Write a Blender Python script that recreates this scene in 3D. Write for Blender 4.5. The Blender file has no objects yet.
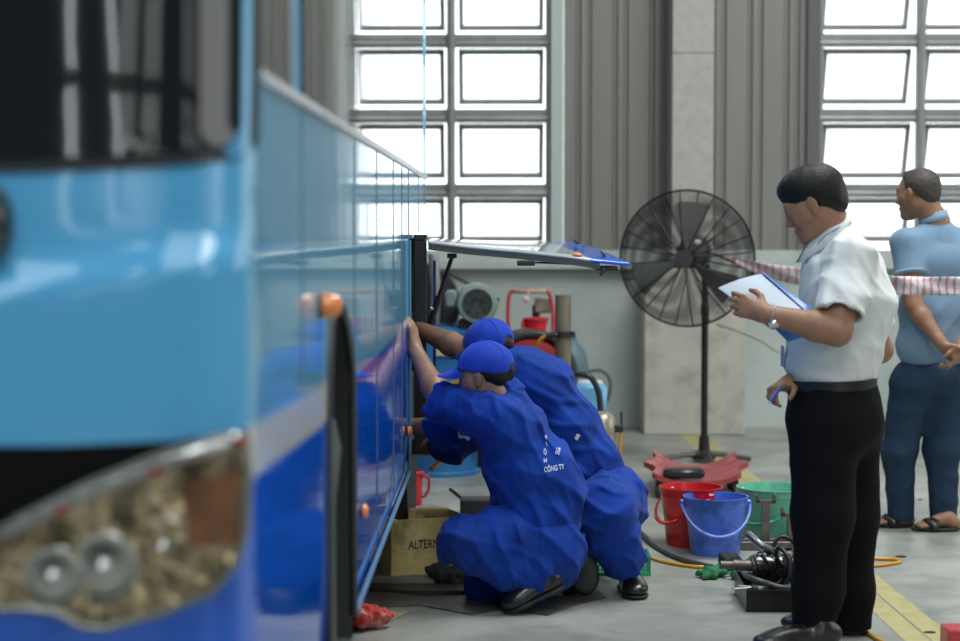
import bpy, math, random
import numpy as np
from mathutils import Vector, Matrix
from mathutils.bvhtree import BVHTree

random.seed(7)
SC = bpy.context.scene
COL = SC.collection

# ------------------------------------------------------------------ camera
FPX = 1900.0
CX, CY = 480.0, 320.5
CAMH = 1.45
PITCH = math.atan((CY - 225.0) / FPX)
YAW = math.atan((505.0 - CX) / FPX)
cam_data = bpy.data.cameras.new('camera')
cam = bpy.data.objects.new('camera', cam_data)
COL.objects.link(cam)
cam.location = (0, 0, CAMH)
cam.rotation_euler = (math.pi / 2 - PITCH, 0, YAW)
cam_data.sensor_width = 36.0
cam_data.lens = FPX / 960.0 * 36.0
cam_data.clip_start = 0.05
cam_data.dof.use_dof = True
cam_data.dof.focus_distance = 7.5
cam_data.dof.aperture_fstop = 2.1
SC.camera = cam
RC = cam.rotation_euler.to_matrix()

# ------------------------------------------------------------------ world and light
world = bpy.data.worlds.new('daylight')
SC.world = world
world.use_nodes = True
bg = world.node_tree.nodes['Background']
bg.inputs[0].default_value = (0.93, 0.98, 1.0, 1)
bg.inputs[1].default_value = 2.3

def area(name, loc, rot, sx, sy, power, color=(1, 1, 1)):
    l = bpy.data.lights.new(name, 'AREA')
    l.shape = 'RECTANGLE'; l.size = sx; l.size_y = sy; l.energy = power; l.color = color
    o = bpy.data.objects.new(name, l); COL.objects.link(o)
    o.location = loc; o.rotation_euler = rot
    return o
# daylight through the hall's roof lights, plus added fill lamps with no opening behind them
area('roof_daylight', (2.6, 7.5, 6.8), (0, 0, 0), 2.6, 4.5, 430, (0.97, 1.0, 0.99))
area('bus_front_fill', (0.6, -0.6, 6.8), (0, 0, 0), 3, 4, 260, (0.95, 0.99, 1.0))  # added fill that brightens the bus front from above
area('camera_side_fill', (5.0, -4.0, 3.2), (math.radians(72), 0, math.radians(28)), 5, 4, 90, (0.96, 0.99, 1.0))  # added fill from the camera side, no gate stands here
area('bus_side_fill', (7.5, 9.0, 3.0), (math.radians(75), 0, math.radians(90)), 7, 3.5, 110, (0.93, 0.98, 1.0))  # added fill for the bus side, the wall behind it is solid
SC.view_settings.view_transform = 'Standard'
SC.view_settings.look = 'None'
SC.view_settings.gamma = 1.0
SC.view_settings.use_curve_mapping = False
SC.view_settings.exposure = 0.16

# ------------------------------------------------------------------ helpers
def V(*a): return np.array(a, dtype=float)
def at(px, py, Y):
    d = RC @ Vector(((px - CX) / FPX, -(py - CY) / FPX, -1.0))
    t = Y / d.y
    return V(d.x * t, Y, CAMH + d.z * t)
def atz(px, z, Y):
    return V(at(px, 300, Y)[0], Y, z)
def ground(px, py):
    d = RC @ Vector(((px - CX) / FPX, -(py - CY) / FPX, -1.0))
    t = -CAMH / d.z
    return V(d.x * t, d.y * t, 0.0)
def nrm(v):
    v = np.array(v, float); return v / (np.linalg.norm(v) + 1e-12)

def tag(o, label=None, cat=None, group=None, kind=None):
    if label: o['label'] = label
    if cat: o['category'] = cat
    if group: o['group'] = group
    if kind: o['kind'] = kind
    return o
def empty(name, loc, rz=0.0):
    o = bpy.data.objects.new(name, None); COL.objects.link(o)
    o.location = tuple(loc); o.rotation_euler = (0, 0, rz)
    o.empty_display_size = 0.1
    return o
def copy_tree(o, parent=None):
    c = o.copy(); COL.objects.link(c); c.parent = parent
    for ch in list(o.children): copy_tree(ch, c)
    return c

# ---- materials
MATS = {}
def mat(name, col, rough=0.5, metal=0.0, coat=0.0, bump=0.0, bscale=60.0, var=0.0, vscale=6.0,
        stretch=(1, 1, 1), spec=0.5, trans=0.0, alpha=1.0, emit=None, estr=0.0, attr=False, sheen=0.0,
        dirt=None, dscale=5.0, damt=0.5, rvar=0.0, ior=1.5, coords='Object'):
    if name in MATS: return MATS[name]
    m = bpy.data.materials.new(name); m.use_nodes = True
    nt = m.node_tree; N = nt.nodes; L = nt.links
    b = N['Principled BSDF']
    c = (*col, 1.0)
    b.inputs['Base Color'].default_value = c
    b.inputs['Roughness'].default_value = rough
    b.inputs['Metallic'].default_value = metal
    b.inputs['Coat Weight'].default_value = coat
    b.inputs['Coat Roughness'].default_value = 0.03
    b.inputs['Specular IOR Level'].default_value = spec
    b.inputs['Transmission Weight'].default_value = trans
    b.inputs['Alpha'].default_value = alpha
    b.inputs['IOR'].default_value = ior
    b.inputs['Sheen Weight'].default_value = sheen
    if emit:
        b.inputs['Emission Color'].default_value = (*emit, 1); b.inputs['Emission Strength'].default_value = estr
    src = None
    tc = N.new('ShaderNodeTexCoord'); mp = N.new('ShaderNodeMapping')
    L.new(tc.outputs[coords], mp.inputs[0]); mp.inputs['Scale'].default_value = stretch
    if attr:
        a = N.new('ShaderNodeAttribute'); a.attribute_name = 'Col'; src = a.outputs['Color']
    if var > 0:
        n = N.new('ShaderNodeTexNoise'); n.inputs['Scale'].default_value = vscale; n.inputs['Detail'].default_value = 6
        L.new(mp.outputs[0], n.inputs['Vector'])
        r = N.new('ShaderNodeMapRange'); r.inputs[1].default_value = 0.3; r.inputs[2].default_value = 0.7
        r.inputs[3].default_value = 1 - var; r.inputs[4].default_value = 1 + var
        L.new(n.outputs[0], r.inputs[0])
        mx = N.new('ShaderNodeMix'); mx.data_type = 'RGBA'; mx.blend_type = 'MULTIPLY'; mx.inputs[0].default_value = 1
        if src: L.new(src, mx.inputs[6])
        else: mx.inputs[6].default_value = c
        L.new(r.outputs[0], mx.inputs[7]); src = mx.outputs[2]
    if dirt:
        n = N.new('ShaderNodeTexNoise'); n.inputs['Scale'].default_value = dscale; n.inputs['Detail'].default_value = 8
        n.inputs['Roughness'].default_value = 0.65
        L.new(mp.outputs[0], n.inputs['Vector'])
        r = N.new('ShaderNodeMapRange'); r.inputs[1].default_value = 0.5; r.inputs[2].default_value = 0.68
        r.inputs[3].default_value = 0; r.inputs[4].default_value = damt
        L.new(n.outputs[0], r.inputs[0])
        mx = N.new('ShaderNodeMix'); mx.data_type = 'RGBA'
        L.new(r.outputs[0], mx.inputs[0])
        if src: L.new(src, mx.inputs[6])
        else: mx.inputs[6].default_value = c
        mx.inputs[7].default_value = (*dirt, 1); src = mx.outputs[2]
    if src: L.new(src, b.inputs['Base Color'])
    if rvar > 0:
        n = N.new('ShaderNodeTexNoise'); n.inputs['Scale'].default_value = vscale * 0.7; n.inputs['Detail'].default_value = 5
        L.new(mp.outputs[0], n.inputs['Vector'])
        r = N.new('ShaderNodeMapRange'); r.inputs[1].default_value = 0.3; r.inputs[2].default_value = 0.7
        r.inputs[3].default_value = max(0.02, rough - rvar); r.inputs[4].default_value = rough + rvar
        L.new(n.outputs[0], r.inputs[0]); L.new(r.outputs[0], b.inputs['Roughness'])
    if bump > 0:
        n = N.new('ShaderNodeTexNoise'); n.inputs['Scale'].default_value = bscale; n.inputs['Detail'].default_value = 4
        L.new(mp.outputs[0], n.inputs['Vector'])
        bp = N.new('ShaderNodeBump'); bp.inputs['Strength'].default_value = 1.0; bp.inputs['Distance'].default_value = bump
        L.new(n.outputs[0], bp.inputs['Height']); L.new(bp.outputs[0], b.inputs['Normal'])
        if coat > 0: L.new(bp.outputs[0], b.inputs['Coat Normal'])
    MATS[name] = m
    return m

# ---- mesh builder
class MB:
    def __init__(s): s.v = []; s.f = []
    def add(s, vs, fs):
        n = len(s.v); s.v += [tuple(map(float, p)) for p in vs]; s.f += [tuple(i + n for i in f) for f in fs]
        return s
    def box(s, c, size, R=None, bev=0.0):
        x, y, z = [a / 2 for a in size]
        R = np.eye(3) if R is None else np.array(R)
        c = np.array(c, float)
        if bev <= 0:
            P = [V(i * x, j * y, k * z) for i in (-1, 1) for j in (-1, 1) for k in (-1, 1)]
            F = [(0, 1, 3, 2), (4, 6, 7, 5), (0, 4, 5, 1), (2, 3, 7, 6), (0, 2, 6, 4), (1, 5, 7, 3)]
            s.add([c + R @ p for p in P], F)
        else:
            b = min(bev, x * .9, y * .9, z * .9)
            idx = {}; P = []
            for i in (-1, 1):
                for j in (-1, 1):
                    for k in (-1, 1):
                        for ax in range(3):
                            q = [i * (x - b), j * (y - b), k * (z - b)]
                            q[ax] = (i * x, j * y, k * z)[ax]
                            idx[(i, j, k, ax)] = len(P); P.append(V(*q))
            F = []
            sg = (-1, 1)
            for i in sg:
                o = [(i, -1, -1, 0), (i, 1, -1, 0), (i, 1, 1, 0), (i, -1, 1, 0)]; F.append([idx[q] for q in (o if i > 0 else o[::-1])])
                o = [(-1, i, -1, 1), (-1, i, 1, 1), (1, i, 1, 1), (1, i, -1, 1)]; F.append([idx[q] for q in (o if i > 0 else o[::-1])])
                o = [(-1, -1, i, 2), (1, -1, i, 2), (1, 1, i, 2), (-1, 1, i, 2)]; F.append([idx[q] for q in (o if i > 0 else o[::-1])])
            for a in sg:
                for b2 in sg:
                    F.append([idx[(-1, a, b2, 1)], idx[(1, a, b2, 1)], idx[(1, a, b2, 2)], idx[(-1, a, b2, 2)]])
                    F.append([idx[(a, -1, b2, 0)], idx[(a, 1, b2, 0)], idx[(a, 1, b2, 2)], idx[(a, -1, b2, 2)]])
                    F.append([idx[(a, b2, -1, 0)], idx[(a, b2, 1, 0)], idx[(a, b2, 1, 1)], idx[(a, b2, -1, 1)]])
                    for c3 in sg:
                        F.append([idx[(a, b2, c3, 0)], idx[(a, b2, c3, 1)], idx[(a, b2, c3, 2)]])
            s.add([c + R @ p for p in P], F)
        return s
    def tube(s, pts, r, n=12, closed=False, caps=True, flat=1.0):
        pts = [np.array(p, float) for p in pts]; m = len(pts)
        rs = r if hasattr(r, '__len__') else [r] * m
        tang = []
        for i in range(m):
            if closed: t = pts[(i + 1) % m] - pts[i - 1]
            else: t = pts[min(i + 1, m - 1)] - pts[max(i - 1, 0)]
            tang.append(nrm(t))
        u = np.cross(tang[0], V(0, 0, 1))
        if np.linalg.norm(u) < .1: u = np.cross(tang[0], V(1, 0, 0))
        u = nrm(u); vs = []; fs = []
        for i in range(m):
            u = nrm(u - tang[i] * np.dot(u, tang[i])); w = np.cross(tang[i], u)
            for k in range(n):
                a = 2 * math.pi * k / n
                vs.append(pts[i] + rs[i] * (math.cos(a) * u + flat * math.sin(a) * w))
        mm = m if closed else m - 1
        for i in range(mm):
            j = (i + 1) % m
            for k in range(n):
                l = (k + 1) % n
                fs.append((i * n + k, i * n + l, j * n + l, j * n + k))
        if caps and not closed:
            fs.append(tuple(range(n))[::-1]); fs.append(tuple((m - 1) * n + k for k in range(n)))
        s.add(vs, fs); return s
    def lathe(s, prof, c, axis=(0, 0, 1), n=48, sx=1.0, closed_prof=False):
        ax = nrm(axis); u = np.cross(ax, V(0, 1, 0))
        if np.linalg.norm(u) < .1: u = np.cross(ax, V(1, 0, 0))
        u = nrm(u); w = np.cross(ax, u); c = np.array(c, float)
        m = len(prof); vs = []; fs = []
        for (r, h) in prof:
            for k in range(n):
                a = 2 * math.pi * k / n
                vs.append(c + ax * h + r * (math.cos(a) * u * sx + math.sin(a) * w))
        for i in range(m - 1):
            for k in range(n):
                l = (k + 1) % n
                fs.append((i * n + k, i * n + l, (i + 1) * n + l, (i + 1) * n + k))
        if closed_prof:
            for k in range(n):
                l = (k + 1) % n
                fs.append(((m - 1) * n + k, (m - 1) * n + l, l, k))
        else:
            if prof[0][0] > 1e-6: fs.append(tuple(range(n))[::-1])
            if prof[-1][0] > 1e-6: fs.append(tuple((m - 1) * n + k for k in range(n)))
        s.add(vs, fs); return s
    def prism(s, poly, vec):
        n = len(poly); vec = np.array(vec, float)
        P = [np.array(p, float) for p in poly]
        s.add(P + [p + vec for p in P], [tuple(range(n))[::-1], tuple(range(n, 2 * n))] +
              [(i, (i + 1) % n, n + (i + 1) % n, n + i) for i in range(n)])
        return s
    def sphere(s, c, r, n=16, sc=(1, 1, 1)):
        m = n // 2; c = np.array(c, float); vs = []; fs = []
        vs.append(c + V(0, 0, r * sc[2]))
        for i in range(1, m):
            t = math.pi * i / m
            for k in range(n):
                a = 2 * math.pi * k / n
                vs.append(c + V(r * sc[0] * math.sin(t) * math.cos(a), r * sc[1] * math.sin(t) * math.sin(a), r * sc[2] * math.cos(t)))
        vs.append(c - V(0, 0, r * sc[2])); e = len(vs) - 1
        for k in range(n):
            l = (k + 1) % n
            fs.append((0, 1 + k, 1 + l)); fs.append((e, e - n + l, e - n + k))
            for i in range(m - 2):
                fs.append((1 + i * n + k, 1 + (i + 1) * n + k, 1 + (i + 1) * n + l, 1 + i * n + l))
        s.add(vs, fs); return s
    def grid(s, P):
        n, m = len(P), len(P[0]); vs = [p for row in P for p in row]
        s.add(vs, [(i * m + j, i * m + j + 1, (i + 1) * m + j + 1, (i + 1) * m + j) for i in range(n - 1) for j in range(m - 1)])
        return s
    def build(s, name, material, parent=None, smooth=None, origin=None):
        vs = np.array(s.v)
        if parent is not None:
            pm = parent_world(parent)
            inv = pm.inverted()
            A = np.array(inv)
            vs = vs @ A[:3, :3].T + A[:3, 3]
            o_loc = None
        else:
            if origin is None:
                origin = V((vs[:, 0].min() + vs[:, 0].max()) / 2, (vs[:, 1].min() + vs[:, 1].max()) / 2, vs[:, 2].min())
            vs = vs - np.array(origin); o_loc = origin
        me = bpy.data.meshes.new(name); me.from_pydata([tuple(p) for p in vs], [], s.f)
        bmo(me)
        if smooth: set_smooth(me, smooth)
        me.materials.append(material)
        o = bpy.data.objects.new(name, me); COL.objects.link(o)
        if parent is not None: o.parent = parent
        else: o.location = tuple(o_loc)
        return o
def parent_world(p):
    M = Matrix.LocRotScale(p.location, p.rotation_euler, p.scale)
    return parent_world(p.parent) @ M if p.parent else M
import bmesh
def bmo(me):
    b = bmesh.new(); b.from_mesh(me)
    bmesh.ops.recalc_face_normals(b, faces=b.faces[:]); b.to_mesh(me); b.free()
def set_smooth(me, ang):
    me.polygons.foreach_set('use_smooth', [True] * len(me.polygons))
    if ang is not True and ang < 3.1:
        b = bmesh.new(); b.from_mesh(me)
        for e in b.edges:
            if len(e.link_faces) == 2 and e.calc_face_angle(0) > ang: e.smooth = False
        b.to_mesh(me); b.free()
SM = 0.7
def spline(pts, n=8):
    P = [np.array(p, float) for p in pts]; out = []
    Q = [2 * P[0] - P[1]] + P + [2 * P[-1] - P[-2]]
    for i in range(1, len(Q) - 2):
        for k in range(n):
            t = k / n; a, b, c, d = Q[i - 1:i + 3]
            out.append(.5 * ((2 * b) + (c - a) * t + (2 * a - 5 * b + 4 * c - d) * t * t + (3 * b - a - 3 * c + d) * t ** 3))
    out.append(P[-1]); return out
def add_text(body, size, place, name, material, parent, extrude=0.0):
    """real lettering: every glyph outline vertex (u,v) goes through place(u,v) to the world"""
    cu = bpy.data.curves.new(name, 'FONT'); cu.body = body; cu.size = size; cu.resolution_u = 3
    cu.offset = size * 0.012
    o = bpy.data.objects.new(name, cu); COL.objects.link(o)
    dg = bpy.context.evaluated_depsgraph_get(); dg.update()
    me = bpy.data.meshes.new_from_object(o.evaluated_get(dg))
    bpy.data.objects.remove(o)
    inv = parent_world(parent).inverted()
    for v in me.vertices:
        v.co = inv @ Vector(place(v.co.x, v.co.y))
    me.materials.clear(); me.materials.append(material)
    ob = bpy.data.objects.new(name, me); COL.objects.link(ob); ob.parent = parent
    return ob

# ------------------------------------------------------------------ signed-distance sculpting
def op_bbox(o):
    if o[0] == 'cone':
        a, b, ra, rb = o[1:5]; r = max(ra, rb)
        return np.minimum(a, b) - r, np.maximum(a, b) + r
    if o[0] == 'ell':
        r = max(o[2]); return o[1] - r, o[1] + r
def op_eval(o, X, Y, Z):
    if o[0] == 'cone':
        a, b, ra, rb = o[1:5]
        ab = b - a; L2 = max(float(ab @ ab), 1e-9)
        px, py, pz = X - a[0], Y - a[1], Z - a[2]
        t = (px * ab[0] + py * ab[1] + pz * ab[2]) / L2
        tc = np.clip(t, 0, 1)
        d = np.sqrt((px - tc * ab[0]) ** 2 + (py - tc * ab[1]) ** 2 + (pz - tc * ab[2]) ** 2) - (ra + (rb - ra) * tc)
        if o[6]: d = np.maximum(d, (t - 1) * math.sqrt(L2))
        return d
    c, r, R = o[1], o[2], o[3]
    px, py, pz = X - c[0], Y - c[1], Z - c[2]
    q = [(px * R[i][0] + py * R[i][1] + pz * R[i][2]) for i in range(3)]
    k0 = np.sqrt(sum((q[i] / r[i]) ** 2 for i in range(3))) + 1e-9
    k1 = np.sqrt(sum((q[i] / r[i] ** 2) ** 2 for i in range(3))) + 1e-9
    return k0 * (k0 - 1) / k1
class Sculpt:
    def __init__(s): s.ops = []
    def cone(s, a, b, ra, rb=None, k=.02, flat=False):
        s.ops.append(('cone', np.array(a, float), np.array(b, float), ra, ra if rb is None else rb, k, flat)); return s
    def chain(s, pts, rs, k=.02, flat=False):
        for i in range(len(pts) - 1): s.cone(pts[i], pts[i + 1], rs[i], rs[i + 1], k, flat and i == len(pts) - 2)
        return s
    def ell(s, c, r, R=None, k=.02):
        s.ops.append(('ell', np.array(c, float), tuple(r), np.eye(3) if R is None else np.array(R, float), k)); return s
    def sub(s, k=.005):   # turns the last shape into a cut
        s.ops[-1] = ('sub', s.ops[-1], k); return s
    def cut(s, p, n): s.ops.append(('cut', np.array(p, float), nrm(n))); return s
    def mesh(s, name, material, parent, h=.006, folds=None, world=True):
        lo = np.array([9e9] * 3); hi = -lo
        for o in s.ops:
            if o[0] in ('cone', 'ell'):
                a, b = op_bbox(o); lo = np.minimum(lo, a); hi = np.maximum(hi, b)
        lo -= .03; hi += .03
        n = np.ceil((hi - lo) / h).astype(int) + 1
        ax = [lo[i] + h * np.arange(n[i]) for i in range(3)]
        D = np.full(n, .5, dtype=np.float32)
        for o in s.ops:
            if o[0] == 'cut':
                X, Y, Z = np.meshgrid(*ax, indexing='ij', sparse=True)
                D = np.maximum(D, ((X - o[1][0]) * o[2][0] + (Y - o[1][1]) * o[2][1] + (Z - o[1][2]) * o[2][2])).astype(np.float32)
                continue
            q, k = (o[1], o[2]) if o[0] == 'sub' else (o, o[5] if o[0] == 'cone' else o[4])
            a, b = op_bbox(q); pad = k + .03
            i0 = np.clip(((a - pad - lo) / h).astype(int), 0, n - 1); i1 = np.clip(((b + pad - lo) / h).astype(int) + 2, 1, n)
            sl = tuple(slice(i0[i], i1[i]) for i in range(3))
            X, Y, Z = np.meshgrid(*[ax[i][sl[i]] for i in range(3)], indexing='ij', sparse=True)
            d = op_eval(q, X, Y, Z); A = D[sl]
            if o[0] == 'sub':
                d = -d; hh = np.maximum(k - np.abs(A - d), 0) / max(k, 1e-6)
                D[sl] = np.maximum(A, d) + hh * hh * k * .25
            else:
                hh = np.maximum(k - np.abs(A - d), 0) / max(k, 1e-6)
                D[sl] = np.minimum(A, d) - hh * hh * k * .25
        if folds:
            I = np.nonzero(np.abs(D) < .03)
            P = np.stack([ax[i][I[i]] for i in range(3)], 1)
            D[I] += folds(P).astype(np.float32)
        v, f = surface_nets(D, lo, h)
        if parent is not None:
            A = np.array(parent_world(parent).inverted()); v = v @ A[:3, :3].T + A[:3, 3]
        me = bpy.data.meshes.new(name)
        me.vertices.add(len(v)); me.vertices.foreach_set('co', v.astype(np.float32).ravel())
        me.loops.add(len(f) * 4); me.loops.foreach_set('vertex_index', f.astype(np.int32).ravel())
        me.polygons.add(len(f)); me.polygons.foreach_set('loop_start', np.arange(0, len(f) * 4, 4, dtype=np.int32))
        me.polygons.foreach_set('use_smooth', np.ones(len(f), dtype=bool))
        me.update(calc_edges=True)
        me.materials.append(material)
        ob = bpy.data.objects.new(name, me); COL.objects.link(ob)
        if parent is not None: ob.parent = parent
        return ob
def surface_nets(D, lo, h):
    S = D < 0
    n = np.array(D.shape) - 1
    cnt = np.zeros(n, dtype=np.int8)
    for i in (0, 1):
        for j in (0, 1):
            for k in (0, 1):
                cnt += S[i:n[0] + i, j:n[1] + j, k:n[2] + k]
    act = (cnt > 0) & (cnt < 8)
    I = np.argwhere(act); idx = -np.ones(n, dtype=np.int64); idx[act] = np.arange(len(I))
    acc = np.zeros((len(I), 3)); num = np.zeros(len(I))
    cor = [(i, j, k) for i in (0, 1) for j in (0, 1) for k in (0, 1)]
    for a in cor:
        for x in range(3):
            if a[x] == 0:
                b = list(a); b[x] = 1
                da = D[I[:, 0] + a[0], I[:, 1] + a[1], I[:, 2] + a[2]]; db = D[I[:, 0] + b[0], I[:, 1] + b[1], I[:, 2] + b[2]]
                m = (da < 0) != (db < 0)
                t = np.where(m, da / np.where(m, da - db, 1), 0)
                p = np.tile(np.array(a, float), (len(I), 1)); p[:, x] += t
                acc[m] += p[m]; num[m] += 1
    v = lo + h * (I + acc / num[:, None])
    F = []
    for x in range(3):
        y, z = (x + 1) % 3, (x + 2) % 3
        sa = [slice(None)] * 3; sb = [slice(None)] * 3
        sa[x] = slice(0, -1); sb[x] = slice(1, None)
        ch = S[tuple(sa)] != S[tuple(sb)]
        E = np.argwhere(ch); E = E[(E[:, y] > 0) & (E[:, z] > 0) & (E[:, y] < n[y]) & (E[:, z] < n[z])]
        ins = S[E[:, 0], E[:, 1], E[:, 2]]
        def g(dy, dz):
            q = E.copy(); q[:, y] -= dy; q[:, z] -= dz; return idx[q[:, 0], q[:, 1], q[:, 2]]
        q = np.stack([g(1, 1), g(0, 1), g(0, 0), g(1, 0)], 1)
        q[~ins] = q[~ins][:, ::-1]
        F.append(q)
    F = np.concatenate(F); F = F[(F >= 0).all(1)]
    # one relaxation pass keeps the skin smooth
    e = np.concatenate([F[:, [0, 1]], F[:, [1, 2]], F[:, [2, 3]], F[:, [3, 0]]])
    s = np.zeros_like(v); c = np.zeros(len(v))
    for q in range(3):
        s[:, q] = np.bincount(e[:, 0], v[e[:, 1], q], len(v)) + np.bincount(e[:, 1], v[e[:, 0], q], len(v))
    c = np.bincount(e[:, 0], minlength=len(v)) + np.bincount(e[:, 1], minlength=len(v))
    v = v * .5 + .5 * s / np.maximum(c, 1)[:, None]
    return v, F
def fold_field(items, base=0.0):
    """cloth creases: items = (direction, wavelength, depth, sharpness)"""
    def fn(P):
        r = np.zeros(len(P))
        for j, (d, wl, amp, sh) in enumerate(items):
            d = nrm(d); a = np.cross(d, V(.3, .5, .8)); a = nrm(a); b = np.cross(d, a)
            w = 2 * math.pi / wl
            ph = (P @ d) * w + 1.7 * np.sin((P @ a) * w * .20 + j * 1.7) + 1.2 * np.sin((P @ b) * w * .24 + 2.1 * j)
            mod = .5 + .5 * np.sin((P @ a) * w * .27 + 1.3 * j + 1.2 * np.sin((P @ b) * w * .2)) * np.sin((P @ b) * w * .23 + j)
            r += .85 * amp * mod * (np.exp(-np.sin(ph * .5) ** 2 * sh * 1.5) * 1.45 - .35)
        return -r + base
    return fn
# ------------------------------------------------------------------ the hall
WY = 13.6
m_floor = mat('concrete_floor', (0.30, 0.312, 0.28), 0.42, var=.28, vscale=2.6, stretch=(1, 1.0, 1), dirt=(0.16, 0.165, 0.15), dscale=3.0,
              damt=.75, bump=.0015, bscale=14, rvar=.14)
m_dado = mat('painted_concrete', (0.42, 0.475, 0.445), 0.7, var=.16, vscale=.8, dirt=(0.30, 0.33, 0.31), dscale=1.3, damt=.5, bump=.002, bscale=20)
m_clad = mat('corrugated_metal', (0.235, 0.23, 0.21), 0.5, metal=.25, var=.06, vscale=3, stretch=(6, 6, .3))
m_pier = mat('pier_plaster', (0.50, 0.48, 0.42), 0.75, var=.08, vscale=4, dirt=(0.22, 0.19, 0.15), dscale=5, damt=.5)
m_tile = mat('column_tile', (0.42, 0.41, 0.365), 0.5, var=.1, vscale=14)
m_steel = mat('galvanised_bar', (0.27, 0.28, 0.27), 0.45, metal=.5, var=.1, vscale=10)
m_roof = mat('roof_sheet', (0.16, 0.165, 0.165), 0.6)
m_yellow = mat('yellow_floor_paint', (0.42, 0.37, 0.16), 0.6, var=.2, vscale=9, dirt=(0.33, 0.34, 0.29), dscale=9, damt=.8)
m_sky = mat('roof_light', (0.9, 0.95, 1), 0.5, emit=(0.93, 0.98, 1.0), estr=2.0)

def struct(name, mb, m, smooth=None):
    o = mb.build(name, m, None, smooth); o['kind'] = 'structure'; return o
struct('floor', MB().box((0, 1, -.05), (18, 27, .1)), m_floor)
# yellow floor line: two strips of paint side by side
def line_x(Y): return 1.475 + (7.0 - Y) * .0295
for i, off in enumerate((-.048, .048)):
    mb = MB(); ys = np.linspace(2.5, WY - .4, 30)
    mb.grid([[V(line_x(y) + off - .044, y, .0015 + 0.0008 * 0), V(line_x(y) + off + .044, y, .0015)] for y in ys])
    struct('trim_%d' % (i + 1), mb, m_yellow)
# dado wall, ledge
struct('wall_back', MB().box((0, WY + .12, .575), (18, .24, 1.15)), m_dado)
struct('trim_3', MB().box((0, WY + .07, 1.165), (18, .34, .05)).box((0, WY + .1, 1.23), (18, .16, .08)), mat('ledge_paint', (0.46, 0.5, 0.47), .6, var=.08))
def wx(px): return at(px, 200, WY)[0]
# cladding sheets: ribbed profile between windows
def cladding(name, x0, x1):
    pts = []; x = x0
    pitch = .262
    while x < x1 - .02:
        for dx, dy in ((0, 0), (.085, 0), (.095, .03), (.115, .03), (.125, 0), (.165, 0), (.172, .03), (.192, .03), (.2, 0)):
            if x + dx < x1: pts.append((x + dx, WY + .03 + dy - .0))
        x += pitch
    pts.append((x1, WY + .03))
    mb = MB().grid([[V(px, py, 1.2) for px, py in pts], [V(px, py, 7.0) for px, py in pts]])
    struct(name, mb, m_clad)
WL0, WL1 = wx(551) - 2.145, wx(551)      # left window opening
WR0, WR1 = wx(818), wx(818) + 2.2
cladding('trim_4', wx(551) + .09, wx(672) + .1)
cladding('trim_5', wx(712) - .1, wx(808))
cladding('trim_6', -9, WL0)
cladding('trim_7', WR1, 9)
struct('trim_8', MB().box((wx(557), WY + .02, 4.1), (.085, .14, 5.8)), mat('frame_paint', (0.48, 0.54, 0.52), .5))
struct('trim_9', MB().box((wx(812), WY + .02, 4.1), (.09, .14, 5.8)), mat('frame_dark', (0.12, 0.12, 0.12), .6))
struct('trim_10', MB().box(((WL0 + WL1) / 2, WY + .06, 6.2), (2.2, .1, 1.8)).box(((WR0 + WR1) / 2, WY + .06, 6.2), (2.25, .1, 1.8)), m_clad)
# pier with its slimmer tiled column
px0, px1 = at(644, 400, 13.1)[0], at(745, 400, 13.1)[0]
struct('trim_11', MB().box(((px0 + px1) / 2, 13.1 + .25, .575), (px1 - px0, .5, 1.15), bev=.008), m_pier)
px0, px1 = at(672.5, 100, 13.2)[0], at(714, 100, 13.2)[0]
mb = MB()
for k in range(5):
    mb.box(((px0 + px1) / 2, 13.2 + .2, 1.19 + .72 + (k) * 1.45 - .0), (px1 - px0, .4, 1.446), bev=.002)
struct('trim_12', mb, m_tile)

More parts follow.
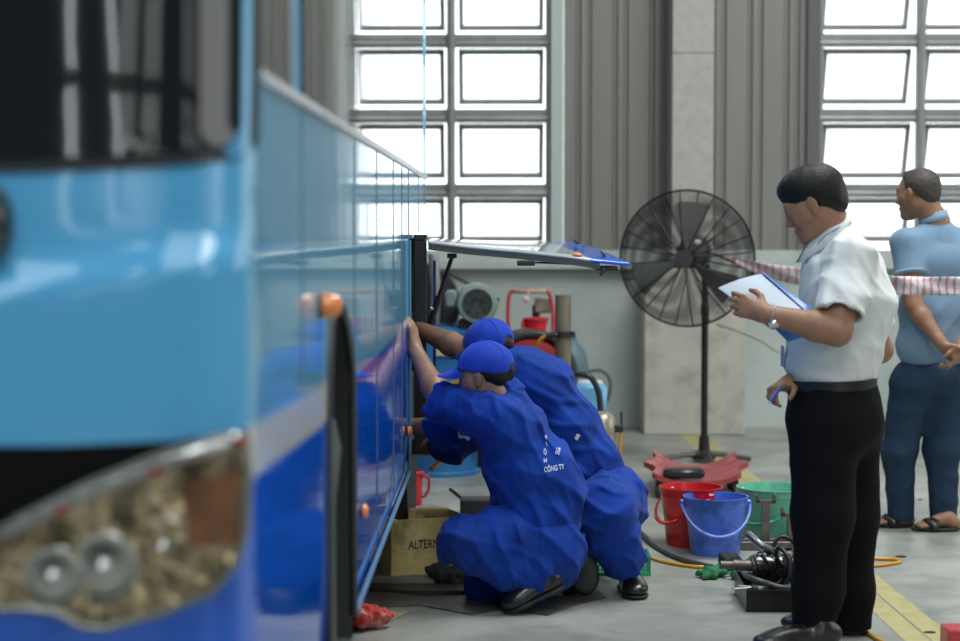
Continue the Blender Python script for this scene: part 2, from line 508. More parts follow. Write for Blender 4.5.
m_glass = mat('window_glass', (0.97, 0.98, 1.0), 0.35, trans=.95, ior=1.05)
m_glass2 = mat('sash_paint', (0.27, 0.28, 0.27), 0.5, var=.08)
def hall_window(n, x0, x1, cols):
    """steel window: fixed grid of pipes, each cell holding a bottom-out sash"""
    root = empty('window_%d' % n, ((x0 + x1) / 2, WY + .1, 1.27)); root['kind'] = 'structure'
    pitch = .535; zt = 1.45 + (225 - 41) / 140.0
    zs = [zt - pitch * k for k in range(-5, 4)]
    zs = [z for z in zs if z > 1.2]
    mb = MB()
    for z in zs:
        mb.box(((x0 + x1) / 2, WY + .10, z + .03), (x1 - x0, .05, .04))
        mb.tube([V(x0, WY + .08, z - .018), V(x1, WY + .08, z - .02)], .03, 10)
    xc = [x0 + (x1 - x0) * k / cols for k in range(cols + 1)]
    for i, x in enumerate(xc):
        if 0 < i < cols:
            mb.tube([V(x, WY + .05, 1.25), V(x, WY + .05, 5.4)], .034, 10)
            mb.box((x, WY + .11, 3.3), (.05, .05, 4.2))
        else: mb.box((x + (.02 if i == 0 else -.02), WY + .10, 3.3), (.04, .09, 4.2))
    mb.build('window_frame', m_steel, root)
    for i in range(cols):
        a, b = xc[i] + .05, xc[i + 1] - .05
        for z in zs + [zs[-1] - pitch]:
            top = z - .06; H = min(pitch - .12, top - 1.30)
            if H < .1: continue
            th = math.radians(24)
            def P(x, s, off=0): return V(x, WY + .13 + math.sin(th) * s + off * math.cos(th), top - math.cos(th) * s + off * math.sin(th))
            f = MB(); w = .035
            for (u0, u1, s0, s1) in ((a, b, 0, w), (a, b, H - w, H), (a, a + w, 0, H), (b - w, b, 0, H)):
                f.add([P(u0, s0), P(u1, s0), P(u1, s1), P(u0, s1), P(u0, s0, .03), P(u1, s0, .03), P(u1, s1, .03), P(u0, s1, .03)],
                      [(0, 1, 2, 3), (7, 6, 5, 4), (0, 4, 5, 1), (1, 5, 6, 2), (2, 6, 7, 3), (3, 7, 4, 0)])
            fo = f.build('sash', m_glass2, root)
            g = MB(); g.add([P(a + w, w, .012), P(b - w, w, .012), P(b - w, H - w, .012), P(a + w, H - w, .012)], [(0, 1, 2, 3)])
            g.build('pane', m_glass, fo)
    return root
hall_window(1, WL0, WL1, 3)
hall_window(2, WR0, WR1, 3)
# side walls, rear wall, ceiling with roof lights
m_wall = mat('side_wall', (0.2, 0.21, 0.205), .7)
struct('wall_left', MB().box((-9.1, 1, 3.5), (.2, 27, 7)), m_wall)
struct('wall_right', MB().box((9.1, 1, 3.5), (.2, 27, 7)), m_wall)
mb = MB(); gx = [(.36, .56), (1.02, 1.2), (1.36, 1.52), (1.66, 1.78), (3.2, 3.5), (4.6, 4.8)]; xx_ = -9.0
for a, b in gx + [(9.0, 9.0)]:
    mb.box(((xx_ + a) / 2, -12.6, 3.5), (a - xx_, .2, 7)); xx_ = b
mb.box((0, -12.6, .6), (18, .22, 1.2)).box((0, -12.6, 5.1), (18, .22, .14))
struct('wall_front', mb, mat('dark_wall', (0.06, 0.066, 0.066), .7))
struct('ceiling', MB().box((0, 1, 7.1), (18.4, 27.4, .2)), m_roof)
mb = MB()
for x in (-6.5, -3.6, -1.9, .4, 3.4, 6.6): mb.box((x, 0.5, 6.97), (.55 if x in (-6.5,-1.9) else .3, 22, .03))
struct('trim_13', mb, m_sky)

# ------------------------------------------------------------------ the bus
XS = -0.385          # the side facing the aisle
XC = -1.66           # centre line
YF = 2.83            # front near the corner
YB = 9.26
m_paint = mat('bus_paint', (1, 1, 1), 0.06, coat=0.0, attr=True, bump=.0018, bscale=2.6, spec=.5, ior=1.7, stretch=(1, 1, .55))
m_bglass = mat('bus_glass', (0.012, 0.014, 0.016), 0.04, coat=1.0, spec=.6, bump=.0006, bscale=2.0)
m_black = mat('black_rubber', (0.012, 0.012, 0.013), .6)
m_chrome = mat('chrome', (0.75, 0.76, 0.75), .12, metal=1)
m_amber = mat('amber_lens', (0.85, 0.22, 0.03), .15, coat=1)
m_seal = mat('seal_strip', (0.03, 0.035, 0.04), .4)
m_dark = mat('engine_dark', (0.025, 0.025, 0.027), .6)
m_bframe = mat('black_painted_steel', (0.02, 0.021, 0.022), .4, var=.2)
def lean(z): return max(0, z - 1.5) * .07 + max(0, 1.0 - z) * .02
def yfront(x): 
    s = min(1, max(0, (-.5 - x) / 1.16)); return YF - .10 * (1 - (1 - s) ** 2)
RCN = .075
per = []   # perimeter: (x, y, frontness)
for x in np.linspace(XC, XS - RCN, 44): per.append((x, yfront(x), 1.0))
for a in np.linspace(0, math.pi / 2, 12)[1:]:
    per.append((XS - RCN + RCN * math.sin(a), yfront(XS - RCN) + RCN * (1 - math.cos(a)), math.cos(a)))
y0 = per[-1][1]
for y in np.arange(y0 + .03, YB, .02): per.append((XS, y, 0.0))
for a in np.linspace(0, math.pi / 2, 8): per.append((XS - .1 + .1 * math.cos(a), YB + .1 * math.sin(a), 0))
per.append((XC, YB + .1, 0))
full = per + [(2 * XC - x, y, f) for (x, y, f) in per[::-1][1:-1]]
zs = list(np.arange(.40, .90, .015)) + list(np.arange(.90, 1.32, .0075)) + list(np.arange(1.32, 1.80, .015)) + [1.85, 1.95, 2.1, 2.3, 2.6, 2.9, 3.02, 3.1, 3.14]
CREAM = (0.68, 0.71, 0.60); LIGHT = (0.10, 0.40, 0.70); DEEP = (0.004, 0.11, 0.62); SIDEL = (0.15, 0.46, 0.70)
def side_stripe(y): return (1.02 + .01, 1.115) if y > 4 else (1.025 + .035 * (4 - y), 1.11 + .03 * (4 - y))
def livery(x, y, z, f):
    if f > .35:
        return LIGHT if z > 1.02 else DEEP
    lo, hi = side_stripe(y)
    if y > 4.78: lo = hi = 1.06
    def mx(a, b, t): t = min(1, max(0, t)); return tuple(p_ * (1 - t) + q_ * t for p_, q_ in zip(a, b))
    c = mx(DEEP, CREAM if y < 4.78 else SIDEL, (z - lo) / .011 + .5)
    return mx(c, SIDEL, (z - hi) / .011 + .5)
vs, cols, info = [], [], []
def skirt(y, f): return 1 if f > 0 else 1
for k, z in enumerate(zs):
    for (x, y, f) in full:
        inset = 0
        if z > 2.85: inset = (z - 2.85) ** 1.5 * 1.3
        zc = 1.405 + (x + .45) * .16
        ridge = -.010 * math.exp(-((z - zc) / .03) ** 2) - .036 / (1 + math.exp(max(-40, min(40, (z - zc) / .011)))) if z < 1.6 and z > 1.1 else (-.036 if z <= 1.1 else 0)
        yy = y + (lean(z) + inset * .8 + ridge) * f
        xx = x + (inset if x < XC else -inset) * (1 if abs(x - XC) > .01 else 0)
        if f == 0 and y < YB - .01 and z > 1.68: xx += (-.012 if x > XC else .012)
        if z < .75 and x > XC: xx -= (.75 - z) ** 2 * .12 * (1 - f)
        vs.append((xx, yy, z)); cols.append(livery(x, y, z, f))
nP = len(full); fs = []; cap = []
ARCY0, ARCY1, BAY0, BAY1 = 4.10, 4.78, 7.60, 9.20
def arch_top(y):
    t = (y - ARCY0) / (ARCY1 - ARCY0); e = (t - .22) / .78 if t > .22 else (.22 - t) / .22
    return 1.0 + .28 * math.sqrt(max(0, 1 - e * e))
def hole(x, y, z, f):
    if f > .05: return False
    if x > XC:
        if ARCY0 < y < ARCY1:
            if z < arch_top(y): return True
        if BAY0 < y < BAY1 and z < 1.40: return True
    elif abs(y - 4.6) < .5 and z < 1.0: return True
    return False
for k in range(len(zs) - 1):
    zc = (zs[k] + zs[k + 1]) / 2
    for i in range(nP):
        j = (i + 1) % nP
        xm, ym = (full[i][0] + full[j][0]) / 2, (full[i][1] + full[j][1]) / 2
        if abs(xm - XC) < 1.29 and hole(xm, ym, zc, (full[i][2] + full[j][2]) / 2): continue
        if ym > 4.78 and abs(ym) < YB and xm > XC and zc < .455: continue
        fs.append((k * nP + i, k * nP + j, (k + 1) * nP + j, (k + 1) * nP + i))
t = (len(zs) - 1) * nP
fs.append(tuple(t + i for i in range(nP)))
bus = empty('bus', (XC, 6.0, 0))
tag(bus, 'light and deep blue bus with cream stripe and headlight, parked along the left', 'bus')
me = bpy.data.meshes.new('body')
me.from_pydata([tuple(np.array(v) - V(XC, 6.0, 0)) for v in vs], [], fs)
ca = me.color_attributes.new('Col', 'FLOAT_COLOR', 'POINT')
ca.data.foreach_set('color', np.array([(*c, 1) for c in cols], dtype=np.float32).ravel())
bmo(me); set_smooth(me, .6); me.materials.append(m_paint)
o = bpy.data.objects.new('body', me); COL.objects.link(o); o.parent = bus

def front_pt(px, py, off=0.0):
    """point on the front face seen at a pixel, pushed off the surface"""
    p = at(px, py, YF)
    for _ in range(4): p = at(px, py, yfront(p[0]) + lean(p[2]) - (.036 if p[2] < 1.3 else .002))
    return p + V(0, -off, 0)
def front_patch(poly, off, thick, name, m, parent, seg=10):
    """a plate that follows the front's curve: poly is a list of pixels around its outline"""
    P = [front_pt(x, y, off) for x, y in poly]
    mb = MB(); mb.prism(P, (0, thick, 0)); return mb.build(name, m, parent, .5)
# windscreen: rounded lower corner, runs across the whole front and up to the roof
def ws_profile(z):   # right edge of the glass at height z
    xr = XS - .010
    if z < 1.575:
        t = (1.575 - z) / .045
        xr -= .045 * (1 - math.sqrt(max(0, 1 - min(1, t) ** 2)))
    return xr
def ws_bottom(x): return 1.528 + .02 * min(1, max(0, (x + .8) / .4)) ** 2
for nm, grow, off, m in (('windscreen_seal', .02, .004, m_seal), ('windscreen', 0, .012, m_bglass)):
    rows = []
    for z in list(np.linspace(1.532 - grow, 1.64, 16)) + list(np.linspace(1.66, 2.7, 20)):
        xr = ws_profile(z - 0 if nm == 'windscreen' else z + grow) + grow; xl = 2 * XC - xr
        row = []
        for u in np.linspace(0, 1, 60):
            x = xr + (xl - xr) * u
            xs = x if x > XC else 2 * XC - x
            rr = RCN; xe = XS - rr
            yy = yfront(min(xs, xe))
            if xs > xe: yy += rr - math.sqrt(max(0, rr * rr - (xs - xe) ** 2))
            row.append(V(x, yy + lean(z) - off, z + (ws_bottom(xs) - 1.513) * max(0, min(1, (1.95 - z) / .40))))
        rows.append(row)
    MB().grid(rows).build(nm, m, bus, True)
# black grille wedge above the headlight
front_patch([(-70, 446), (60, 446), (175, 441), (246, 431), (246, 440), (170, 452), (0, 528), (-70, 556)], .006, .02, 'grille', mat('grille_black', (0.004, 0.004, 0.005), .6, spec=.12), bus)
# headlight
hl = [(-25, 585), (-12, 540), (20, 517), (90, 482), (170, 450), (232, 432), (248, 436), (251, 470), (248, 530), (240, 558), (215, 588), (170, 608), (110, 624), (85, 622), (60, 608), (30, 604), (0, 606), (-15, 605)]
m_refl = mat('reflector', (0.50, 0.41, 0.25), .07, metal=1.0, bump=.022, bscale=34, var=.6, vscale=22, dirt=(0.03, 0.025, 0.02), dscale=14, damt=.9)
HL = front_patch(hl, .010, .03, 'headlight', m_refl, bus)
m_lens = mat('lamp_glass', (0.03, 0.03, 0.03), .03, alpha=.10, spec=.8)
rim = [front_pt(x, y, .03) for x, y in hl]
MB().tube(rim, .0055, 8, closed=True).build('rim', mat('lamp_rim', (0.25, 0.27, 0.24), .25, metal=.6), HL, True)
P0 = [front_pt(x, y, .012) for x, y in hl]; c0 = sum(P0) / len(P0)
rows = []
for s, off in ((1, .018), (.85, .034), (.6, .044), (.3, .049), (.02, .05)):
    rows.append([c0 + (p - c0) * s + V(0, -off, 0) for p in P0 + [P0[0]]])
MB().grid(rows).build('lens', m_lens, HL, True)
for (cx, cy, r) in ((55, 575, .045), (105, 565, .052), (165, 545, .045)):
    c = front_pt(cx, cy, .012)
    MB().lathe([(r, 0), (r, -.004), (r * .93, -.003), (r * .6, .010 - .012), (r * .3, -.006), (.008, -.004), (.008, -.02), (0.0, -.022)], c, (0, 1, 0), 32).build('bowl', m_chrome, HL, True)
MB().prism([front_pt(x, y, .02) for x, y in ((188, 480), (240, 468), (240, 540), (190, 545))], (0, .012, 0)).build('turn_signal', mat('amber_dull', (0.20, 0.085, 0.035), .3, coat=.5, var=.4, vscale=18), HL)
mb = MB().tube([front_pt(x, y, .03) for x, y in ((-20, 541), (20, 523), (90, 491), (170, 459), (244, 437))], .0115, 12)
mb.build('trim_bar', mat('bar_chrome', (0.45, 0.46, 0.46), .16, metal=1, bump=.006, bscale=30), HL, True)
for a in ((60, 72, 508), (150, 165, 470), (238, 248, 441)):
    MB().tube([front_pt(a[0] , a[2], .034), front_pt(a[1], a[2] - 5, .034)], .0085, 8).build('reflector_tab', mat('red_reflector', (0.35, 0.02, 0.04), .25, coat=.5), HL, True)
# dark oval fitting low on the windscreen corner
c = front_pt(-6, 222, .005)
MB().lathe([(.034, .0), (.034, -.02), (.030, -.032), (.012, -.038), (0, -.039)], c, (0, 1, .05), 32, sx=1.7).build('fog_mount', mat('smoked_teal', (0.01, 0.03, 0.04), .15, coat=1), bus, True)
# side windows of tinted glass above the belt line
def side_panel(name, y0, y1, z0, z1, off, m, n=12, parent=None):
    mb = MB()
    mb.grid([[V(XS - .012 + off, y, z) for z in np.linspace(z0, z1, 8)] for y in np.linspace(y0, y1, n)])
    return mb.build(name, m, parent or bus, True)
MB().box((XS + .001, (3.0 + YB) / 2, 1.682), (.014, YB - 3.0, .022), bev=.004).build('belt_moulding', mat('belt_alloy', (0.55, 0.6, 0.64), .25, metal=.6), bus)
side_panel('side_window', 3.02, 3.50, 1.70, 2.62, .004, m_bglass)
wy = [3.72, 5.05, 6.38, 7.62, 8.30, 9.2]
for a, b in zip(wy[:-1], wy[1:]):
    side_panel('side_window', a + .003, b - .003, 1.70, 2.7, .005, m_bglass)
# panel seams and the rub rails on the side
for y, z0, z1 in ((4.85, .5, 1.67), (5.7, .5, 1.67), (6.55, .5, 1.67), (7.1, .5, 1.67), (7.58, .46, 1.67), (8.45, 1.42, 1.67), (9.05, 1.42, 1.67), (3.60, 1.16, 1.67)):
    MB().box((XS + .0005, y, (z0 + z1) / 2), (.003, .006, z1 - z0)).build('panel_seam', mat('seam', (0.09, 0.13, 0.18), .4), bus)
MB().tube([V(XS + .004, y, .462) for y in (4.8, 6.2, 7.59)], .008, 8).build('skirt_edge', mat('skirt_alloy', (0.10, 0.22, 0.36), .3), bus)
MB().tube([V(XS + .004, 7.592, z) for z in (.46, .9, 1.39)], .006, 8).build('panel_edge', mat('panel_edge_blue', (0.07, 0.25, 0.45), .3), bus)
# amber marker lamps
def marker(px, py, Y, r, ln=.03):
    c = at(px, py, Y); c[0] = XS
    mk = MB().lathe([(r, 0), (r, ln * .35), (r * .9, ln * .8), (r * .5, ln), (0, ln * 1.02)], c, (1, 0, 0), 24).build('marker_lamp', m_amber, bus, True)
    MB().lathe([(r * 1.08, 0), (r * 1.08, .004), (r, .005)], c, (1, 0, 0), 24).build('lamp_base', m_seal, mk, True)
marker(322, 306, 3.94, .026, .045)
marker(407, 431, 7.42, .02, .022)
marker(361, 511, 5.05, .018, .02)
MB().tube([V(XS + .001, ARCY0 - .004, .40)] + [V(XS + .001, y_, arch_top(y_)) for y_ in ARCY0 + (ARCY1 - ARCY0) * (.5 - .5 * np.cos(np.linspace(0, math.pi, 40)))] + [V(XS + .001, ARCY1 + .004, .46)], .013, 8, flat=.8).build('arch_lip', m_seal, bus, True)
# front wheel and its dark arch
mb = MB()
ar = [V(0, ARCY0 + .0, .36)] + [V(0, y_, arch_top(y_)) for y_ in np.linspace(ARCY0, ARCY1, 16)] + [V(0, ARCY1, .40)]
mb.grid([[p + V(XS - .002, 0, 0) for p in ar], [p + V(XS - .7, 0, 0) for p in ar]])
mb.box((XS - .7, 4.5, .85), (.02, 1.0, 1.0))
mb.build('wheel_arch', m_dark, bus, .5)
wc = V(XS - .17, 4.66, .5)
m_tyre = mat('tyre_rubber', (0.045, 0.065, 0.058), .75, bump=.002, bscale=50)
tw = MB().lathe([(.26, -.13), (.40, -.145), (.47, -.13), (.5, -.09), (.5, .09), (.47, .13), (.40, .145), (.26, .13)], wc, (1, 0, 0), 64).build('wheel', m_tyre, bus, .6)
MB().lathe([(.26, .125), (.25, .10), (.22, .04), (.12, .03), (.11, .09), (.05, .10), (0, .10)], wc, (1, 0, 0), 48).build('rim', mat('wheel_rim', (0.35, 0.37, 0.37), .4, metal=.5), tw, .6)
# rear wheel under the far side and mud flap beside the box
wc = V(2 * XC - XS + .17, 4.66, .5)
MB().lathe([(.26, -.13), (.47, -.13), (.5, -.09), (.5, .09), (.47, .13), (.26, .13)], wc, (1, 0, 0), 48).build('wheel', m_tyre, bus, .6)
for sx in (XS - .30, 2 * XC - XS + .30):
    c = V(sx, 8.25 if sx > XC else 8.2, .47)
    MB().lathe([(.24, -.28), (.44, -.28), (.47, -.24), (.47, .24), (.44, .28), (.24, .28)], c, (1, 0, 0), 56).build('wheel', mat('tyre_black', (0.018, 0.019, 0.019), .6), bus, .6)
# underfloor
MB().box((XC, 6.1, .62), (2.2, 6.1, .12)).build('chassis', m_dark, bus)
# engine bay behind the raised flap
mb = MB()
mb.add([V(XS, BAY0, 1.4), V(XS - .6, BAY0, 1.4), V(XS - .6, BAY1, 1.4), V(XS, BAY1, 1.4), V(XS, BAY0, .5), V(XS - .6, BAY0, .5), V(XS - .6, BAY1, .5), V(XS, BAY1, .5)],
       [(0, 1, 2, 3), (0, 1, 5, 4), (1, 2, 6, 5), (2, 3, 7, 6)])
mb.build('engine_bay', m_dark, bus)
mb = MB()
mb.box((XS - .3, 8.75, .9), (.4, .5, .5), bev=.03); mb.lathe([(.12, 0), (.12, .2), (.1, .22), (0, .22)], (XS - .2, 8.0, .95), (1, .1, 0), 24)
mb.tube(spline([V(XS - .25, 7.8, .8), V(XS - .1, 8.1, 1.2), V(XS - .08, 8.5, 1.1), V(XS - .2, 8.9, .75)]), .03, 10)
mb.build('engine', mat('engine_metal', (0.12, 0.12, 0.11), .5, metal=.6, var=.3), bus, SM)
# post, strut and flap
pp = at(420.5, 300, 7.95)
MB().box((pp[0], 7.95, (1.385 + .50) / 2), (.052, .06, 1.385 - .50), bev=.003).box((pp[0] , 7.95, 1.40), (.056, .064, .02)).build('bay_post', m_bframe, bus)
MB().box((pp[0] + .055, 8.05, (1.30 + .5) / 2), (.012, .02, .8)).build('wiring_conduit', mat('conduit_blue', (0.03, 0.06, 0.25), .4), bus)
a, b = at(452, 257, 8.02), at(426.5, 335, 8.05)
st = MB().tube([a, a + (b - a) * .55], .009, 10).tube([a + (b - a) * .5, b], .014, 12).build('gas_strut', m_bframe, bus, SM)
MB().sphere(at(431, 308, 7.98), .011, 12).build('ball_joint', m_chrome, st, True)
MB().box(a + V(0, 0, .005), (.04, .03, .02)).build('strut_bracket', m_bframe, st)
flap_near = [at(428, 241, 7.85), at(470, 246, 7.85), at(520, 250.5, 7.85), at(570, 256, 7.85), at(600, 260.5, 7.85), at(631, 263.5, 7.9)]
flap_far = [at(436, 238.5, 9.1), at(470, 240, 9.1), at(505, 241, 9.1), at(540, 241.5, 9.1), at(568, 241.5, 9.0), at(578, 243, 8.9)]
def flap_pt(u, v):
    i = u * 5; k = min(4, int(i)); t = i - k
    A = flap_near[k] * (1 - t) + flap_near[k + 1] * t; B = flap_far[k] * (1 - t) + flap_far[k + 1] * t
    return A * (1 - v) + B * v + V(0, 0, .006 * math.sin(math.pi * v))
rows = []; rc = []
for u in np.linspace(0, 1, 60):
    rows.append([flap_pt(u, v) for v in np.linspace(0, 1, 12)])
    pass
top = [p for r in rows for p in r]
n, m_ = 60, 12
mb = MB(); mb.grid(rows)
me = bpy.data.meshes.new('flap'); off = V(XC, 6, 0)
me.from_pydata([tuple(p - off) for p in top], [], mb.f)
ca = me.color_attributes.new('Col', 'FLOAT_COLOR', 'POINT')
colr = []
for i in range(60):
    u = i / 59
    for j in range(12):
        v = j / 11
        c = (0.40, 0.45, 0.47) if u < .74 - .1 * v else DEEP  # grey part paints in the window glare on the glossy raised panel
        colr.append((*c, 1))
ca.data.foreach_set('color', np.array(colr, dtype=np.float32).ravel())
set_smooth(me, True); me.materials.append(m_paint)
sol = bpy.data.objects.new('flap', me); COL.objects.link(sol); sol.parent = bus
md = sol.modifiers.new('thickness', 'SOLIDIFY'); md.thickness = .012; md.offset = -1 if me.polygons[0].normal.z > 0 else 1
mb = MB()
def under(p, d=.026): return p - V(0, 0, d)
for L_ in (flap_near[:5], flap_far[:5]):
    for p, q in zip(L_[:-1], L_[1:]):
        dv = V(0, .022, 0) if L_ is flap_near[:5] else V(0, .022, 0)
        mb.add([p + V(0, .002, -.01), q + V(0, .002, -.01), q + V(0, .002, -.036), p + V(0, .002, -.036), p + V(0, .03, -.01), q + V(0, .03, -.01), q + V(0, .03, -.036), p + V(0, .03, -.036)],
               [(0, 1, 2, 3), (7, 6, 5, 4), (0, 4, 5, 1), (1, 5, 6, 2), (2, 6, 7, 3), (3, 7, 4, 0)])
mb.tube([flap_near[4] - V(.02, 0, .026), flap_far[4] - V(.02, 0, .026)], .012, 8)
mb.tube([flap_near[0] - V(-.02, 0, .026), flap_far[0] - V(-.02, 0, .026)], .012, 8)
mb.build('flap_frame', mat('flap_frame_grey', (0.06, 0.075, 0.075), .5), sol)
mb = MB(); mb.box(at(526, 263, 7.85), (.075, .05, .022), bev=.004); mb.tube([at(525, 262, 7.86), at(571, 264, 7.88), at(607, 268, 7.9)], .004)
mb.box(at(607, 268, 7.9), (.09, .05, .02), bev=.004)
mb.build('flap_bracket', m_bframe, sol)
MB().tube(spline([at(603, 268, 7.87), at(603, 272, 7.86), at(600, 275, 7.86), at(604, 271, 7.86), at(606, 270, 7.86)]), .006, 8).build('latch', m_bframe, sol, True)
MB().tube([at(572, 238.5, 8.7), at(578, 243, 8.6)], .006, 8).build('handle', m_bframe, sol, True)
MB().tube([at(601, 251, 8.1), at(606, 258, 8.1)], .005, 8).build('handle', m_bframe, sol, True)
MB().sphere(at(577.5, 255, 7.87) , .022, 16, (1, .8, .45)).build('marker_lamp', m_amber, sol, True)
# ------------------------------------------------------------------ people
m_skin = mat('skin', (0.31, 0.165, 0.100), .5, var=.08, vscale=25, bump=.0006, bscale=220, spec=.4)
m_skin_d = mat('skin_tanned', (0.26, 0.138, 0.085), .45, var=.16, vscale=14, bump=.0006, bscale=220, spec=.5)
m_tattoo = mat('skin_tattooed', (0.27, 0.15, 0.10), .45, dirt=(0.05, 0.06, 0.055), dscale=13, damt=.75, spec=.5)
m_hair = mat('hair_black', (0.006, 0.0055, 0.0055), .42, bump=.003, bscale=240, stretch=(1, 1, .35), spec=.3)
m_hair_s = mat('hair_shaved', (0.045, 0.037, 0.030), .6, bump=.0015, bscale=300, var=.5, vscale=60, dirt=(0.13, 0.08, 0.055), dscale=70, damt=.6)
m_white = mat('white_shirt_cotton', (0.70, 0.73, 0.73), .8, bump=.0008, bscale=30, sheen=.2)
m_polo = mat('polo_pique', (0.17, 0.28, 0.40), .85, var=.05, vscale=60, bump=.0006, bscale=250, sheen=.2)
m_overall = mat('overall_cloth', (0.005, 0.042, 0.29), .72, var=.18, vscale=9, bump=.0018, bscale=42, sheen=.05, dirt=(0.006, 0.018, 0.085), dscale=7, damt=.5, spec=.12)
m_cap = mat('cap_cloth', (0.010, 0.045, 0.42), .75, bump=.0004, bscale=300, sheen=.1, spec=.2)
m_trb = mat('black_trousers', (0.0045, 0.0045, 0.006), .8, spec=.12, bump=.0008, bscale=30)
m_trn = mat('navy_trousers', (0.020, 0.042, 0.080), .8, bump=.0009, bscale=36, var=.1, vscale=20, spec=.2)
m_shoe = mat('shoe_leather', (0.012, 0.012, 0.012), .28, bump=.001, bscale=60, spec=.6)
m_sole = mat('shoe_sole', (0.012, 0.012, 0.012), .6)
m_belt = mat('belt_leather', (0.012, 0.012, 0.015), .35)
m_eye = mat('eye_white', (0.6, 0.58, 0.55), .2); m_iris = mat('iris', (0.02, 0.012, 0.01), .1)
m_wtxt = mat('white_print', (0.68, 0.72, 0.78), .7)

def frame(F, up=(0, 0, 1)):
    F = nrm(F); U = nrm(np.array(up, float) - F * np.dot(up, F)); L = np.cross(U, F)
    return F, L, U
def rot_about(v, ax, a):
    ax = nrm(ax); return v * math.cos(a) + np.cross(ax, v) * math.sin(a) + ax * np.dot(ax, v) * (1 - math.cos(a))
def add_head(S, c, F, L, U, s=1.0, neck=None, nr=.055):
    P = lambda f, l, u: c + s * (f * F + l * L + u * U)
    R = np.array([F, L, U])
    S.ell(P(-.012, 0, .030), (.094 * s, .075 * s, .085 * s), R, .01)
    S.ell(P(.035, 0, -.005), (.058 * s, .062 * s, .075 * s), R, .03)
    S.cone(P(.030, 0, -.03), P(.050, 0, -.078), .050 * s, .034 * s, .03)
    S.cone(P(.0, .042, -.05), P(.052, .018, -.088), .022 * s, .02 * s, .03)
    S.cone(P(.0, -.042, -.05), P(.052, -.018, -.088), .022 * s, .02 * s, .03)
    S.ell(P(.077, 0, -.094), (.017 * s, .02 * s, .015 * s), R, .02)
    S.cone(P(.078, .03, .026), P(.078, -.03, .026), .013 * s, None, .02)
    S.cone(P(.040, .045, -.018), P(.062, .032, -.025), .024 * s, .022 * s, .025)
    S.cone(P(.040, -.045, -.018), P(.062, -.032, -.025), .024 * s, .022 * s, .025)
    S.cone(P(.084, 0, .012), P(.104, 0, -.028), .008 * s, .0105 * s, .014)
    for q in (1, -1): S.ell(P(.092, q * .011, -.032), (.010 * s, .009 * s, .009 * s), R, .008)
    S.ell(P(.088, 0, -.058), (.011 * s, .024 * s, .0062 * s), R, .005)
    S.ell(P(.086, 0, -.070), (.0115 * s, .021 * s, .0072 * s), R, .005)
    S.ell(P(.099, 0, -.0635), (.012 * s, .024 * s, .0015 * s), R, 0).sub(.003)
    for q in (1, -1):
        S.ell(P(.094, q * .031, .006), (.016 * s, .016 * s, .009 * s), R, 0).sub(.012)
        S.ell(P(.081, q * .031, .007), (.0125 * s, .015 * s, .0115 * s), R, .002)
        E = rot_about(F, U, q * -.35); EL = np.cross(U, E)
        RE = np.array([nrm(E - .25 * 0 * U), EL, U])
        S.ell(P(.006, q * .079, .000), (.0185 * s, .0065 * s, .030 * s), RE, .005)
        S.ell(P(.012, q * .0875, .003), (.0095 * s, .0045 * s, .018 * s), RE, 0).sub(.003)
        S.ell(P(.010, q * .079, -.027), (.009 * s, .006 * s, .009 * s), RE, .005)
    if neck is not None:
        S.cone(P(-.030, 0, -.045), neck, nr * s, (nr + .006) * s, .03)
def add_eyes(root, c, F, L, U, s, skin, shut=False):
    for q in (1, -1):
        e = c + s * (.0822 * F + q * .031 * L + .0035 * U)
        ob = MB().sphere(e, .0112 * s, 16).build('eye', mat('eye_dim', (0.30, 0.25, 0.22), .3), root, True)
        MB().sphere(e + s * (.0072 * F - .003 * U), .0055 * s, 12).build('iris', m_iris, ob, True)
def add_hand(S, w, D, N, T, s=1.0, curl=(.5, .6, .4), thumb=(.6, .5), spread=.02, curls=None, kk=.004):
    """w wrist, D along the hand, N the side the palm faces, T towards the thumb"""
    D = nrm(D); N = nrm(N - D * np.dot(N, D)); T = nrm(T - D * np.dot(T, D) - N * np.dot(T, N))
    kn = [w + s * (.086 * D + .030 * T), w + s * (.090 * D + .010 * T), w + s * (.086 * D - .011 * T), w + s * (.078 * D - .030 * T)]
    S.ell(w + s * (.045 * D), (.052 * s, .034 * s, .0155 * s), np.array([D, T, N]), .02)
    for p in kn: S.cone(w + s * (.012 * D) + (p - w) * .1, p, .0155 * s, .0105 * s, .012)
    S.cone(w - s * .02 * D, w + s * .02 * D, .024 * s, .024 * s, .02)
    ln = (.072, .080, .074, .058)
    for i, p in enumerate(kn):
        cu = curls[i] if curls else curl
        ang = 0; q = p; r = .0092 * s
        side = T * (1.5 - i) * spread
        for j, fr in enumerate((.46, .30, .24)):
            ang += cu[j]
            d = nrm(D * math.cos(ang) + N * math.sin(ang) + side)
            q2 = q + d * ln[i] * fr * s
            S.cone(q, q2, r, r * .9, kk); q = q2; r *= .9
    b = w + s * (.022 * D + .022 * T + .006 * N)
    d1 = nrm(D * .55 + T * .75 + N * thumb[0]); p1 = b + d1 * .038 * s
    d2 = nrm(D * .85 + T * .30 + N * thumb[1]); p2 = p1 + d2 * .030 * s
    d3 = nrm(D * .95 + T * .02 + N * thumb[1] * .9); p3 = p2 + d3 * .024 * s
    S.cone(b, p1, .0155 * s, .0115 * s, .012); S.cone(p1, p2, .0108 * s, .0098 * s, .004); S.cone(p2, p3, .0098 * s, .0082 * s, .004)
def arm(S, sh, el, wr, r=(.05, .042, .027), k=.03, ms=1.0):
    S.chain([sh, el], [r[0] * ms, r[1] * ms], k)
    m = el + (wr - el) * .28
    S.cone(el, m, r[1] * .98 * ms, r[1] * 1.02 * ms, .02); S.cone(m, wr, r[1] * 1.02 * ms, r[2] * ms, .02)
